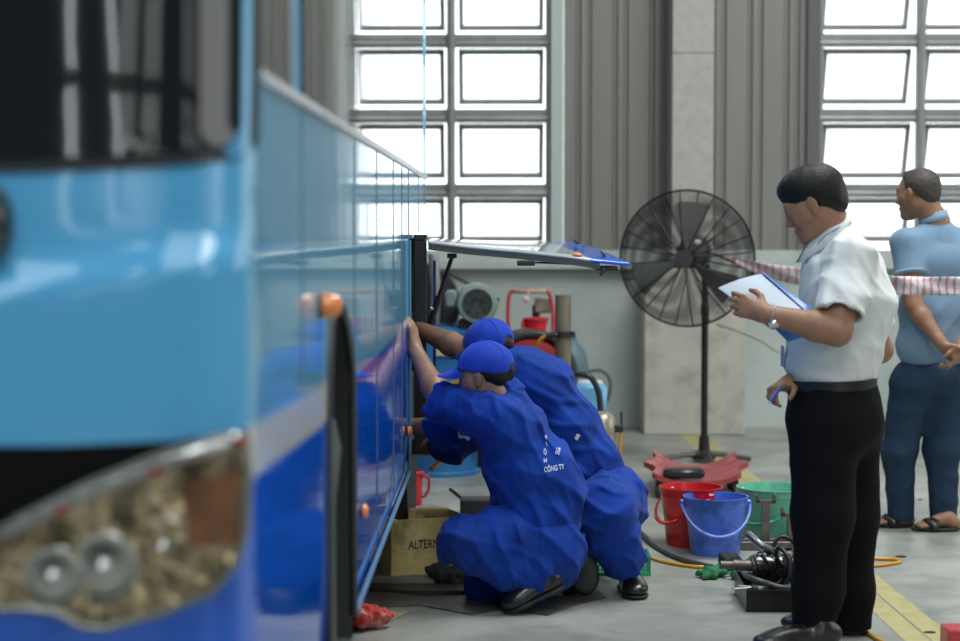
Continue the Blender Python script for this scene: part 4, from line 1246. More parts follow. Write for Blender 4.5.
# ---- blue folder with papers, held by the man in white
A_, B_, C_ = p(718, 288.5, -.09), p(765, 273.5, -.07), p(817, 312.5, -.185)
D_ = A_ + C_ - B_
n_ = nrm(np.cross(B_ - A_, C_ - A_)); n_ = n_ if n_[2] > 0 else -n_
m_fold = plastic('folder_blue', (0.02, 0.20, 0.62), .3)
m_paper = mat('paper', (0.62, 0.70, 0.80), .6)
fo = empty('folder', D_)
tag(fo, 'blue plastic folder held open in the left hand of the man in white', 'folder')
ex = .012
MB().prism([A_ - .0 * n_, B_, C_, D_], n_ * -.002).build('cover', m_fold, fo)
q1, q2 = B_ + (B_ - A_) * .0, C_
MB().prism([B_ + n_ * .001, C_ + n_ * .001, C_ + (A_ - B_) * .17 + n_ * .010, B_ + (A_ - B_) * .06 + n_ * .010], n_ * -.002).build('clip_edge', m_fold, fo)
d1, d2 = p(773, 329, -.16), p(800, 338, -.05)
MB().prism([p(768, 322, -.18), p(806, 318, -.18), p(806, 336, -.17), p(788, 342, -.18)], V(0, .003, 0)).build('flap', m_fold, fo)
pp_ = empty('paper_stack', A_)
tag(pp_, 'stack of white printed sheets lying in the blue folder', 'papers')
a_, b_, c_, d_ = [q + n_ * .003 for q in (A_ + (C_ - B_) * .01, B_ + (A_ - B_) * .10 + (C_ - B_) * .01, C_ + (A_ - B_) * .20 - (C_ - B_) * .04, D_ + (B_ - C_) * .04)]
for k in range(3):
    rows = []
    for u in np.linspace(0, 1, 8):
        rows.append([(a_ * (1 - v) + b_ * v) * (1 - u) + (d_ * (1 - v) + c_ * v) * u + n_ * (.0025 * k + .006 * math.sin(v * 3.1) * (1 + .3 * k)) for v in np.linspace(0, 1, 8)])
    MB().grid(rows).build('sheet', m_paper, pp_, True)
# ---- pen
pn = empty('pen', p(771, 400, -.12)); tag(pn, 'blue ballpoint pen held low in the right hand of the man in white', 'pen')
e0, e1 = p(768.5, 404, -.17), p(781, 387, -.14)
MB().tube([e0 + (e1 - e0) * .12, e1], .0045, 12).build('barrel', plastic('pen_blue', (0.02, 0.08, 0.65)), pn, SM)
MB().tube([e0, e0 + (e1 - e0) * .12], [.001, .004], 12).build('tip', m_chrome, pn, SM)

# ---- pedestal fan
FY = 11.55
fb = ground(704, 462); FY = fb[1]
fan = empty('pedestal_fan', fb); tag(fan, 'large black industrial pedestal fan with round wire cage', 'fan')
m_fan = mat('fan_black', (0.014, 0.014, 0.014), .4)
fc = at(689, 258, FY - .22)
mb = MB()
for a in (0.12, 1.72, 3.25, 4.8):
    e = fb + V(math.cos(a) * .29, math.sin(a) * .29, .015)
    mb.tube([fb + V(0, 0, .05), fb + V(math.cos(a) * .12, math.sin(a) * .12, .045), e], [.028, .026, .022], 8, flat=.6)
mb.lathe([(.07, .02), (.07, .05), (.035, .075), (.03, .16), (0, .16)], fb, n=24)
mb.build('base', m_fan, fan, SM)
MB().tube([fb + V(0, 0, .05), V(fb[0], fb[1], fc[2] + .02)], .021, 14).tube([V(fb[0], fb[1], .9), V(fb[0], fb[1], .96)], .028, 14).build('pole', m_fan, fan, SM)
ax = nrm(V(-.30, -1, -.02))
R_ = .405; u = nrm(np.cross(ax, V(0, 0, 1))); w = np.cross(ax, u)
mh = MB().lathe([(0, -.20), (.08, -.19), (.10, -.12), (.10, -.02), (.07, 0), (0, 0)], fc + V(.03, 0, .04), ax, 28)
mh.build('motor', mat('motor_grey', (0.20, 0.20, 0.20), .35, metal=.4), fan, SM)
MB().tube([V(fb[0], fb[1], fc[2] - .12), V(fb[0], fb[1] - .02, fc[2] + .02), fc - ax * .10], .026, 12).build('neck', m_fan, fan, SM)
bl = MB()
for k in range(3):
    a0 = k * 2 * math.pi / 3 + .35
    rows = []
    for r in np.linspace(.04, .34, 9):
        row = []
        for t in np.linspace(-1, 1, 9):
            wd = .22 + .16 * math.sin(min(1, r / .34 * 1.15) * 1.6)
            a = a0 + t * wd * .8 + .25 * r
            row.append(fc + ax * (.07 + t * .035) + r * (math.cos(a) * u + math.sin(a) * w))
        rows.append(row)
    bo = MB().grid(rows).build('blade', mat('fan_blade', (0.20, 0.20, 0.19), .5, metal=.2), fan, True)
MB().lathe([(0, .12), (.038, .11), (.046, .05), (.046, .0)], fc, ax, 24).build('hub', m_fan, fan, SM)
def cage(name, depth_sign):
    mb = MB()
    def pt(r, a):
        f = (1 - (r / R_) ** 2.2)
        return fc + ax * (.07 + depth_sign * .085 * f) + r * (math.cos(a) * u + math.sin(a) * w)
    for r in np.linspace(.06, R_ - .010, 36):
        mb.tube([pt(r, a) for a in np.linspace(0, 2 * math.pi, 56, endpoint=False)], .0017, 4, closed=True)
    for k in range(12):
        a = k * math.pi / 6 + (.1 if depth_sign > 0 else .35)
        mb.tube([pt(r, a) for r in np.linspace(.05, R_, 10)], .0045, 5)
    mb.tube([pt(R_, a) for a in np.linspace(0, 2 * math.pi, 72, endpoint=False)], .0065, 6, closed=True)
    return mb.build(name, m_fan, fan, True)
fg = cage('front_cage', 1); cage('rear_cage', -1)
MB().lathe([(.055, .16), (.055, .168), (.0, .17)], fc, ax, 32).build('badge', mat('fan_badge', (0.05, 0.05, 0.05), .35), fg, SM)
MB().sphere(fc + ax * .16 - .075 * u * 1.1 + w * -.10, .022, 12, (1, .3, .7)).build('label_plate', mat('label_grey', (0.35, 0.35, 0.33), .5), fg, True)

# ---- barrier tape and beaded rope
m_tape = mat('barrier_tape', (0.80, 0.76, 0.76), .5)
nt = m_tape.node_tree; N = nt.nodes; Lk = nt.links
tcn = N.new('ShaderNodeTexCoord'); wv = N.new('ShaderNodeTexWave'); wv.wave_type = 'BANDS'; wv.bands_direction = 'X'
wv.inputs['Scale'].default_value = 11; wv.inputs['Distortion'].default_value = 2.2; wv.inputs['Detail'].default_value = 2; wv.inputs['Detail Scale'].default_value = 3
rr = N.new('ShaderNodeValToRGB'); rr.color_ramp.elements[0].position = .12; rr.color_ramp.elements[1].position = .34
rr.color_ramp.elements[0].color = (0.75, 0.30, 0.33, 1); rr.color_ramp.elements[1].color = (0.80, 0.77, 0.77, 1)
uvm = N.new('ShaderNodeUVMap')
Lk.new(tcn.outputs['Object'], wv.inputs[0]); Lk.new(wv.outputs[0], rr.inputs[0]); Lk.new(rr.outputs[0], N['Principled BSDF'].inputs['Base Color'])
def tape(path, widths, name, label):
    rows = []
    path = spline(path, 10); n = len(path)
    for i, q in enumerate(path):
        t = path[min(i + 1, n - 1)] - path[max(i - 1, 0)]; t = nrm(t)
        up = nrm(V(0, 0, 1) - t * t[2]); wd = np.interp(i / (n - 1), np.linspace(0, 1, len(widths)), widths)
        out = nrm(np.cross(t, up))
        rows.append([q + up * wd * s_ + out * .006 * math.sin(6 * s_ + i * .35) for s_ in np.linspace(-.5, .5, 7)])
    o = MB().grid(rows).build(name, m_tape, None, True)
    md = o.modifiers.new('thickness', 'SOLIDIFY'); md.thickness = .0006
    return tag(o, label, 'barrier tape', 'barrier tape strips')
fz = at(712, 253, 11.45)
tape([fz, at(745, 264, 11.1), at(780, 273, 10.7), at(815, 279, 10.2), at(850, 283, 9.6), at(893, 285, 8.82), at(925, 286, 8.72), at(960, 286, 8.6), at(1010, 285, 8.5)],
     [.02, .06, .095, .08, .085, .085, .085, .085], 'barrier_tape', 'white and red printed barrier tape stretched from the fan across the room')
rope = spline([at(716, 324, 11.4), at(738, 331, 11.5), at(760, 340, 11.8), at(785, 353, 12.2), at(840, 352, 13.57)], 12)
rb = MB().tube(rope, .0045, 6)
ro = rb.build('rope', mat('rope_cream', (0.42, 0.38, 0.28), .8), None, True)
tag(ro, 'thin knotted cream rope slung from the fan cage towards the wall', 'rope')
for i in range(2, len(rope) - 10, 2):
    MB().sphere(rope[i], .0095, 8, (1.4, 1, 1)).build('knot', mat('rope_cream', (0, 0, 0)), ro, True)

# ---- mechanic's creeper
cb = ground(697, 484)
cr = empty('creeper', V(cb[0], cb[1], 0)); tag(cr, 'red wheeled mechanic creeper with black headrest lying behind the buckets', 'creeper')
m_cr = plastic('creeper_red', (0.34, 0.05, 0.06), .4, var=.1, vscale=12)
yF = ground(697, 500)[1] + .05; yB = yF + .74
xc_ = at(695.5, 480, (yF + yB) / 2)[0]
rows = []; 
def cr_half(v):   # half width along the length
    return (.225 + .06 * math.cos(v * 2 * math.pi * 1.5) ** 2) * (1 - .22 * abs(2 * v - 1) ** 5)
rows_t = []
nv, nu = 40, 17
for i in range(nv):
    v = i / (nv - 1); hw = cr_half(v); row = []
    for j in range(nu):
        u_ = -1 + 2 * j / (nu - 1)
        z = .098 + .036 * abs(u_) ** 3 + .034 * (.5 - .5 * math.cos(v * 2 * math.pi * 1.5)) * (abs(u_) ** 2) - .012 * (1 - abs(u_))
        row.append(V(xc_ + u_ * hw + (v - .5) * .06, yF + (yB - yF) * v, z))
    rows_t.append(row)
mb = MB().grid(rows_t).grid([[q - V(0, 0, .028) for q in r] for r in rows_t])
edge_t = [r[0] for r in rows_t] + rows_t[-1][1:] + [r[-1] for r in rows_t[::-1]][1:] + rows_t[0][::-1][1:]
mb.grid([edge_t, [q - V(0, 0, .028) for q in edge_t]])
mb.build('body', m_cr, cr, .8)
MB().box(V(at(684, 480, yF + .05)[0], yF + .06, .130), (.215, .13, .05), bev=.015).build('headrest', mat('vinyl_black', (0.015, 0.015, 0.017), .3), cr, SM)
for (vv, ss) in ((.05, -1), (.05, 1), (.5, -1), (.5, 1), (.95, -1), (.95, 1)):
    yy = yF + (yB - yF) * vv; xx = xc_ + ss * (cr_half(vv) - .035) + (vv - .5) * .06
    ca_ = MB().box((xx, yy, .068), (.035, .035, .05)).build('caster', m_fan, cr)
    MB().lathe([(0, -.014), (.027, -.014), (.033, -.006), (.033, .006), (.027, .014), (0, .014)], (xx, yy - .03, .033), (1, .3, 0), 20).build('wheel', mat('caster_wheel', (0.02, 0.02, 0.02), .5), ca_, SM)

# ---- buckets
def bucket(px, py, pw, hh, col, label, name, bail, trans=0.0, hcol=None, bail_a=0.0, dirt=None, taper=.78):
    c = ground(px, py); Yc = c[1] + .02; r = pw / 2 / (1900 / (Yc + .10)); c = V(at(px, py, Yc + r)[0], Yc + r * taper, 0)
    root = empty('bucket', c); tag(root, label, 'bucket', 'buckets on the floor')
    m = plastic(name, col, .3, dirt=dirt or tuple(q * .3 for q in col), dscale=9, damt=.7 if dirt else .35)
    rb_ = r * taper
    prof = [(0, 0.004), (rb_ * .9, .004), (rb_, .0), (rb_ + (r - rb_) * .5, hh * .5), (r * .975, hh * .86), (r * .99, hh * .862), (r * .985, hh * .93), (r, hh * .985), (r * 1.035, hh * .985), (r * 1.035, hh), (r * .985, hh), (r * .965, hh * .93), (rb_ + (r - rb_) * .5 - .004, hh * .5), (rb_ * .98, .012), (0, .012)]
    MB().lathe(prof, c, (0, 0, 1), 64).build('pail', m, root, .9)
    hp = V(math.cos(bail_a), math.sin(bail_a), 0); perp = V(-hp[1], hp[0], 0); perp = perp if perp[1] < 0 else -perp
    for s_ in (-1, 1): MB().box(c + hp * s_ * r * 1.02 + V(0, 0, hh * .87), (.03, .03, .035), bev=.006).build('ear', m, root)
    pts = []
    for t in np.linspace(0, math.pi, 25):
        drop = math.sin(t)
        pts.append(c + hp * math.cos(t) * (r * 1.07) + perp * (r * 1.12 * math.sin(t) ** .8) + V(0, 0, hh * .87 - bail * drop ** 1.2))
    hnd = MB().tube(pts, .0065, 8, flat=.7).build('handle', plastic(name + '_h', hcol or tuple(min(1, q * 1.4) for q in col), .3), root, True)
    MB().tube([q for q in pts[8:17]], .0115, 10, flat=.7).build('grip', plastic(name + '_h', (0, 0, 0)), hnd, True)
    return c, r
bucket(690, 549, 62, .265, (0.62, 0.018, 0.022), 'red plastic bucket standing behind the blue bucket', 'bucket_red', .12, bail_a=2.15, hcol=(0.62, 0.02, 0.03))
cB, rB = bucket(714.5, 558.5, 63.5, .256, (0.07, 0.17, 0.68), 'blue plastic bucket with dark stains and lighter blue handle', 'bucket_blue', .125, bail_a=0.0, dirt=(0.01, 0.03, 0.10), hcol=(0.14, 0.22, 0.72))
cG, rG = bucket(773, 545, 74, .245, (0.15, 0.52, 0.36), 'translucent green plastic bucket behind the fork stands', 'bucket_green', .12, bail_a=2.5, hcol=(0.04, 0.28, 0.17), taper=.84)

# ---- steel stand with two fork posts
ms_ = mat('raw_steel', (0.16, 0.145, 0.13), .5, metal=.6, var=.25, vscale=20, dirt=(0.10, 0.06, 0.04), dscale=14, damt=.6)
Ys = ground(765, 549)[1] + .0
fs_ = empty('fork_stand', ground(768, 549)); tag(fs_, 'rusty steel stand with two fork-topped posts before the green bucket', 'stand')
x0 = at(737, 545, Ys)[0]; x1 = at(812, 545, Ys)[0]
MB().box(((x0 + x1) / 2, Ys - .03, .02), (x1 - x0, .035, .04), bev=.003).box(((x0 + x1) / 2, Ys + .06, .02), (x1 - x0, .035, .04), bev=.003).box((x0 + .02, Ys + .015, .02), (.035, .1, .04)).box((x1 - .02, Ys + .015, .02), (.035, .1, .04)).box((at(765, 545, Ys)[0], Ys + .015, .02), (.035, .1, .04)).box((at(793, 545, Ys)[0], Ys + .015, .02), (.035, .1, .04)).build('base_frame', ms_, fs_)
for px, zt in ((765.5, .205), (791, .145)):
    x = at(px, 520, Ys)[0]
    po = MB().box((x, Ys, zt / 2), (.034, .034, zt)).build('post', ms_, fs_)
    MB().box((x, Ys, zt + .008), (.088, .036, .016)).box((x - .038, Ys, zt + .025), (.012, .036, .034), R=Matrix.Rotation(-.25, 3, 'Y')).box((x + .038, Ys, zt + .025), (.012, .036, .034), R=Matrix.Rotation(.25, 3, 'Y')).build('fork', ms_, po)

# ---- oil tray with the starter motor in it
t0 = ground(747, 612); tw_, tl_, th_ = .34, .36, .085
tx0, ty0 = t0[0], t0[1]
rz = -.02
tr = empty('metal_tray', V(tx0 + tw_ / 2, ty0 + tl_ / 2, 0)); tag(tr, 'low black oily steel tray on the floor holding a motor and hoses', 'tray')
m_tray = mat('oily_steel', (0.03, 0.027, 0.024), .35, metal=.5, var=.4, vscale=12)
mb = MB(); sh_ = -.03
def tb(cx, cy, cz, sx, sy, sz): mb.box((cx, cy, cz), (sx, sy, sz))
tb(tx0 + tw_ / 2, ty0 + tl_ / 2, .004, tw_, tl_, .008); tb(tx0 + tw_ / 2, ty0, th_ / 2, tw_, .006, th_); tb(tx0 + tw_ / 2, ty0 + tl_, th_ / 2, tw_, .006, th_)
tb(tx0, ty0 + tl_ / 2, th_ / 2, .006, tl_, th_); tb(tx0 + tw_, ty0 + tl_ / 2, th_ / 2, .006, tl_, th_); tb(tx0 + tw_ / 2, ty0 - .006, th_ - .005, tw_ + .01, .012, .01)
mb.build('pan', m_tray, tr)
mt = empty('starter_motor', V(tx0 + .14, ty0 + .2, .03)); tag(mt, 'greasy electric motor with chromed casing lying in the steel tray', 'motor')
c = at(763, 566, ty0 + .20); axm = nrm(V(1, .15, -.05))
MB().lathe([(0, -.05), (.038, -.05), (.043, -.04), (.043, .055), (.047, .056), (.047, .065), (.043, .066), (.04, .085), (0, .085)], c, axm, 36).build('casing', mat('greasy_chrome', (0.13, 0.13, 0.13), .22, metal=.9, var=.5, vscale=9), mt, SM)
MB().lathe([(0, -.17), (.016, -.17), (.016, -.12), (.021, -.12), (.021, -.05), (0, -.05)], c, axm, 24).build('shaft', ms_, mt, SM)
MB().lathe([(.0, .085), (.046, .085), (.05, .10), (.04, .15), (.03, .155), (0, .155)], c, axm, 30).build('end_cap', m_tray, mt, SM)
for k in range(5):
    a0 = k * 1.1
    MB().tube([c + axm * (-.02 + .028 * k + .02 * math.sin(a * 2 + a0)) + (.053 + .004 * k) * (math.cos(a) * V(0, .9, .1) + math.sin(a) * V(.1, 0, 1)) for a in np.linspace(0, 2 * math.pi, 30, endpoint=False)], .0048, 7, closed=True).build('cable', mat('cable_black', (0.012, 0.012, 0.012), .4), mt, True)
lp = spline([at(783, 590, ty0 + .05), at(789, 575, ty0 + .06), at(787, 556, ty0 + .08), at(779, 548, ty0 + .12), at(776, 556, ty0 + .14), at(783, 566, ty0 + .15)], 8)
o = MB().tube(lp, .008, 8).build('cable', mat('cable_black', (0, 0, 0)), None, True); tag(o, 'thick black cable looped over the motor in the tray', 'cable')
o = MB().tube(spline([at(748, 534, ty0 + .45), at(756, 541, ty0 + .40), at(765, 548, ty0 + .36), at(776, 552, ty0 + .30), at(783, 556, ty0 + .26)], 8), .015, 12).build('metal_pipe', mat('pipe_steel', (0.3, 0.3, 0.3), .25, metal=.8), None, True)
tag(o, 'bent grey steel pipe leaning on the motor in the tray', 'pipe')
mb = MB()
o = MB().tube(spline([at(775, 560, ty0 + .3), at(774, 546, ty0 + .32), at(781, 537, ty0 + .33), at(792, 541, ty0 + .33), at(800, 552, ty0 + .33)], 8), .008, 8).build('rubber_hose', mat('cable_black', (0, 0, 0)), None, True)
tag(o, 'short black rubber hose arching up from the motor', 'hose')
for i, (px, py, ln, an) in enumerate(((744, 583, .09, .4), (752, 590, .10, -.2), (762, 592, .06, .9), (757, 583, .08, 1.6))):
    q = at(px, py, ty0 + .03 + .03 * (i % 2)); d = V(math.cos(an), math.sin(an), 0) * ln / 2
    q[2] = min(q[2], th_ - .005); q[2] = .085
    wr = MB().tube([q - d, q + d], .007, 8, flat=.5).lathe([(.016, -.005), (.016, .005), (.008, .005), (.008, -.005)], q + d, (0, 0, 1), 12, closed_prof=True).build('spanner', mat('tool_steel', (0.35, 0.35, 0.34), .3, metal=.8), None, SM)
    tag(wr, ['small steel spanner at the left edge of the tray', 'longest steel spanner at the front rim of the tray', 'short spanner lying deeper in the tray beside the cable', 'steel spanner under the motor shaft in the tray'][i], 'spanner', 'spanners in the tray')
# rags
def rag(name, c, size, m, label, seed, h=.05):
    rnd = np.random.RandomState(seed); ph = rnd.rand(12) * 6.28
    S = Sculpt()
    for k in range(8):
        a = rnd.rand() * 6.28; r_ = rnd.rand() ** .5 * size * .32
        q = c + V(math.cos(a) * r_ * 1.3, math.sin(a) * r_, h * .35 + rnd.rand() * h * .35)
        a2 = rnd.rand() * 6.28
        S.cone(q, q + V(math.cos(a2), math.sin(a2), rnd.rand() * .5 - .3) * size * .25, h * .42, h * .2, .02)
    S.cut(V(0, 0, .002), V(0, 0, -1))
    o = S.mesh(name, m, None, .004, fold_field([((1, .4, .2), .035, .007, 1.5), ((-.4, 1, .5), .03, .006, 1.5)]))
    me = o.data; n = len(me.vertices); a = np.empty(n * 3); me.vertices.foreach_get('co', a); a = a.reshape(-1, 3); a -= c; me.vertices.foreach_set('co', a.ravel().astype(np.float32)); me.update()
    o.location = tuple(c)
    return tag(o, label, 'rag')
rag('rag', ground(719, 578) , .20, mat('rag_green', (0.02, 0.17, 0.07), .85), 'crumpled green rag on the floor left of the tray', 3, .045)
rag('rag', ground(738, 568) + V(0, .0, .0), .18, mat('rag_dark', (0.018, 0.02, 0.022), .8), 'crumpled dark oily rag between blue bucket and tray', 5, .055)
rag('rag', ground(361, 628), .22, mat('rag_red', (0.42, 0.035, 0.03), .8, dirt=(0.7, 0.5, 0.45), dscale=20, damt=.7), 'crumpled red rag on the floor beside the front wheel', 8, .08)
rag('rag', ground(447, 583), .26, mat('rag_dark', (0, 0, 0)), 'bundle of oily black rags in front of the cardboard box', 11, .075)
# ---- hoses on the floor
def hose(name, pts, r, m, label, group=None, cat='hose', n=10):
    o = MB().tube(spline(pts, 10), r, n).build(name, m, None, True); return tag(o, label, cat, group)
def g3(px, py, z=.0): q = ground(px, py); return V(q[0], q[1], z)
m_hose = mat('hose_grey', (0.06, 0.062, 0.062), .45)
m_yh = plastic('hose_yellow', (0.62, 0.30, 0.02), .35)
hose('hose', [g3(600, 508, .014), g3(636, 532, .014), g3(655, 548, .014), g3(680, 561, .014), g3(715, 571, .014), g3(737, 576, .03), at(748, 577, ty0 + .16), at(765, 583, ty0 + .06), at(782, 588, ty0 + .03), at(795, 586, ty0 + .08)], .0125, m_hose, 'long dark grey hose snaking over the floor into the tray')
hose('hose', [g3(600, 540, .008), g3(645, 557, .008), g3(662, 563, .008), g3(690, 568, .008), g3(712, 568.5, .008), g3(760, 566, .008), g3(830, 560, .008), g3(880, 560.5, .008), g3(896, 561.5, .008), g3(899, 564, .008), g3(880, 567, .008), g3(840, 571, .008)], .0075, m_yh, 'thin orange-yellow air hose along the floor past the blue bucket')
hose('hose', [g3(840, 625, .008), g3(862, 632, .008), g3(880, 643, .008), g3(900, 652, .008)], .0075, m_yh, 'short end of yellow hose beside the shoe of the man in white')
# ---- green crate behind the rear mechanic's shoes
gc = ground(626, 586); yg = gc[1] + .22
x0, x1 = at(595, 580, yg)[0], at(650, 580, yg)[0]
mgc = plastic('crate_green', (0.02, 0.34, 0.16), .4)
mb = MB(); h_ = .085; d_ = .16
for yy in (yg, yg + d_):
    for z in (.006, h_ - .006): mb.box(((x0 + x1) / 2, yy, z), (x1 - x0, .008, .012))
    for k in range(17): mb.box((x0 + (x1 - x0) * k / 16, yy, h_ / 2), (.005, .006, h_))
    for z in (.025, .043, .060): mb.box(((x0 + x1) / 2, yy, z), (x1 - x0, .005, .004))
for xx in (x0, x1):
    for z in (.006, h_ - .006): mb.box((xx, yg + d_ / 2, z), (.008, d_, .012))
    for k in range(9): mb.box((xx, yg + d_ * k / 8, h_ / 2), (.006, .005, h_))
for k in range(10): mb.box((x0 + (x1 - x0) * (k + .5) / 10, yg + d_ / 2, .004), (.006, d_, .004))
mb.box(((x0 + x1) / 2, yg + d_ * .5, .009), (x1 - x0, d_, .003))
o = mb.build('plastic_basket', mgc, None); tag(o, 'low green mesh plastic basket behind the shoes of the rear mechanic', 'basket')

# ---- cardboard box
bx = empty('cardboard_box', ground(432, 578)); tag(bx, 'open dirty yellow cardboard box printed ALTERNATOR, beside the bus', 'box')
m_box = mat('box_board', (0.74, 0.60, 0.25), .75, var=.15, vscale=12, dirt=(0.06, 0.05, 0.03), dscale=7, damt=.75)
Yb = ground(400, 580)[1]
b0 = V(at(392, 580, Yb)[0], Yb, 0); b1 = V(at(467, 580, Yb + .13)[0], Yb + .13, 0)
ux = nrm(b1 - b0); uy = V(-ux[1], ux[0], 0); bw = np.linalg.norm(b1 - b0); bd = .20; bh = .245
mb = MB(); Rb = np.array([ux, uy, V(0, 0, 1)]).T
cb_ = b0 + ux * bw / 2 + uy * bd / 2
mb.box(cb_ + V(0, 0, .003), (bw, bd, .006), Rb)
mb.box(b0 + ux * bw / 2 + V(0, 0, bh / 2), (bw, .006, bh), Rb); mb.box(b0 + ux * bw / 2 + uy * bd + V(0, 0, bh / 2), (bw, .006, bh), Rb)
mb.box(b0 + uy * bd / 2 + V(0, 0, bh / 2), (.006, bd, bh), Rb); mb.box(b1 + uy * bd / 2 + V(0, 0, bh / 2), (.006, bd, bh), Rb)
mb.build('carton', m_box, bx)
q = b0 + ux * bw * .5 + uy * bd + V(0, 0, bh)
MB().prism([b0 + uy * bd + V(0, 0, bh), b0 + ux * bw + uy * bd + V(0, 0, bh), b0 + ux * bw * .9 + uy * (bd + .07) + V(0, 0, bh - .0), b0 + ux * bw * .1 + uy * (bd + .10) + V(0, 0, bh - .01)], V(0, 0, .004)).build('flap', m_box, bx)
MB().prism([b0 + uy * .01 + V(0, 0, bh), b0 + uy * bd * .95 + V(0, 0, bh), b0 + uy * bd * .8 + ux * .09 + V(0, 0, bh - .03), b0 + uy * .03 + ux * .08 + V(0, 0, bh - .03)], V(0, 0, .004)).build('flap', m_box, bx)
tp = at(410.5, 550.5, Yb); tu = (tp - b0) @ ux
add_text('ALTERNATOR', .052, lambda u, v: tuple(b0 + ux * (tu + u * .72) - uy * .0045 + V(0, 0, tp[2] + v + u * .0)), 'print', mat('box_ink', (0.03, 0.025, 0.02), .7), bx)
# jug beyond the box
jc = ground(412, 505)
jg = empty('jug', jc); tag(jg, 'red plastic jug with looped handle on the floor behind the cardboard box', 'jug')
MB().lathe([(.048, 0), (.052, .01), (.055, .13), (.050, .16), (.062, .165), (.062, .175), (.05, .18), (.048, .172), (.046, .02), (0, .02)], jc, n=36).build('vessel', plastic('jug_red', (0.62, 0.03, 0.035), .3), jg, .8)
MB().tube(spline([jc + V(.05, -.01, .15), jc + V(.085, -.01, .145), jc + V(.088, -.01, .09), jc + V(.068, -.01, .05), jc + V(.050, -.01, .045)]), .008, 10).build('handle', plastic('jug_red', (0, 0, 0)), jg, True)
# black block with lever
kc = ground(472, 517)
kb = empty('jack', kc); tag(kb, 'small black hydraulic jack with lever behind the squatting mechanic', 'jack')
MB().box(kc + V(.02, .05, .045), (.16, .12, .09), bev=.008).build('housing', mat('jack_black', (0.02, 0.022, 0.024), .5), kb)
MB().tube([kc + V(-.03, .03, .07), at(450, 489, kc[1] + .12)], .009, 8).build('lever', m_fan, kb, SM)
# flattened cardboard and dark oily sheets
def sheet(pts, z, m, label, name='cardboard_sheet', th=.006, group=None):
    P_ = [g3(x, y, z) for x, y in pts]
    o = MB().prism(P_, V(0, 0, th)).build(name, m, None); return tag(o, label, 'sheet', group)
m_cb = mat('flat_board', (0.33, 0.28, 0.16), .8, var=.15, vscale=10, dirt=(0.08, 0.07, 0.05), dscale=6, damt=.6)
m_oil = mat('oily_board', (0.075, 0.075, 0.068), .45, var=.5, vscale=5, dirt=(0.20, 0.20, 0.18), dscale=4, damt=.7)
sheet([(356, 626), (369, 614), (410, 613), (380, 627)], .001, m_cb, 'torn tan cardboard sheet on the floor beside the red rag')
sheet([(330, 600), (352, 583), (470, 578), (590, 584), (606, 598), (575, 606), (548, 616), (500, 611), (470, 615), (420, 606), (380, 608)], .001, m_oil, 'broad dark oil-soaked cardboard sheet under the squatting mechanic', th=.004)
sheet([(365, 584), (366, 578), (468, 579), (470, 585)], .005, mat('board_edge', (0.20, 0.20, 0.17), .7, var=.3), 'narrow grey board lying in front of the cardboard box', th=.012, name='board')
sheet([(358, 592), (372, 588), (500, 589), (505, 595), (420, 596)], .006, mat('dark_plank', (0.03, 0.03, 0.028), .5), 'dark plank lying on the oily sheet beside the bus', th=.014, name='plank')
# red box corner at the right foot of the picture and small litter
q = ground(949, 652)
o = MB().box(q + V(.09, .08, .035), (.18, .12, .07), bev=.006).build('toolbox', plastic('toolbox_red', (0.45, 0.03, 0.05), .4), None, SM); tag(o, 'red tool case at the right edge of the yellow line', 'toolbox')
for i, (x, y, s_) in enumerate(((901, 557, .022), (930, 633, .020), (920, 500, .012))):
    q = ground(x, y)
    o = MB().sphere(q + V(0, 0, .003), s_, 8, (1.2, .8, .18)).build('leaf', mat('litter', (0.03, 0.035, 0.025), .8), None, True)
    tag(o, ['dark scrap of litter on the floor beyond the yellow hose loop', 'dark flat scrap of litter on the yellow line', 'tiny scrap of litter near the sandals'][i], 'litter', 'litter on the floor')

MB().tube(spline([at(426, 372, 8.1), at(437, 374, 8.15), at(447, 383, 8.2), at(455, 382, 8.25), at(463, 375, 8.3), at(470, 385, 8.4), at(462, 440, 8.5), at(430, 470, 8.5)], 8), .010, 8).build('fuel_hose', m_yh, bus, True)
MB().tube([at(433, 371, 8.1), at(452, 378, 8.1)], .006, 8).build('dipstick', mat('dipstick', (0.6, 0.6, 0.58), .3), bus, True)
# ------------------------------------------------------------------ background machinery
def A(px, py, Y): return at(px, py, Y)
# air compressor: blue tank, base, green motor with fan cover
CY_ = 11.5
cp = empty('air_compressor', V(at(445, 400, CY_)[0], CY_, 0)); tag(cp, 'blue air compressor with grey-green electric motor on top by the wall', 'compressor')
m_blue = mat('machine_blue', (0.015, 0.16, 0.40), .4, coat=.3, var=.15, dirt=(0.05, 0.08, 0.1), dscale=7, damt=.4)
xl, xr = at(398, 400, CY_)[0], at(497, 400, CY_)[0]
zt = at(440, 325, CY_)[2]
MB().box(((xl + xr) / 2, CY_, (zt + .5) / 2), (xr - xl, .5, zt - .5), bev=.03).box(((xl + xr) / 2, CY_, .52), (xr - xl + .06, .54, .04)).build('housing', m_blue, cp)
MB().box(at(444, 351, CY_ - .262), (.10, .006, .06), bev=.001).build('plate', mat('plate_cream', (0.5, 0.45, 0.25), .6), cp)
for x in (): MB().box((x, CY_ - .45, .04), (.06, .3, .08)).build('foot', m_fan, cp)
for x in (xl + .1, xr - .1): MB().box((x, CY_ + .05, .25), (.06, .4, .5)).build('leg', m_fan, cp)
mc = at(477, 303, CY_ - .2); axc = nrm(V(.04, -1, 0))
m_mot = mat('motor_green', (0.20, 0.27, 0.245), .5, var=.15)
prof = [(0, -.42), (.11, -.42), (.125, -.38)] + [(.125 + (.012 if k % 2 else 0), -.36 + .018 * k) for k in range(18)] + [(.13, 0), (.148, .01), (.148, .06), (.138, .085), (.104, .095)]
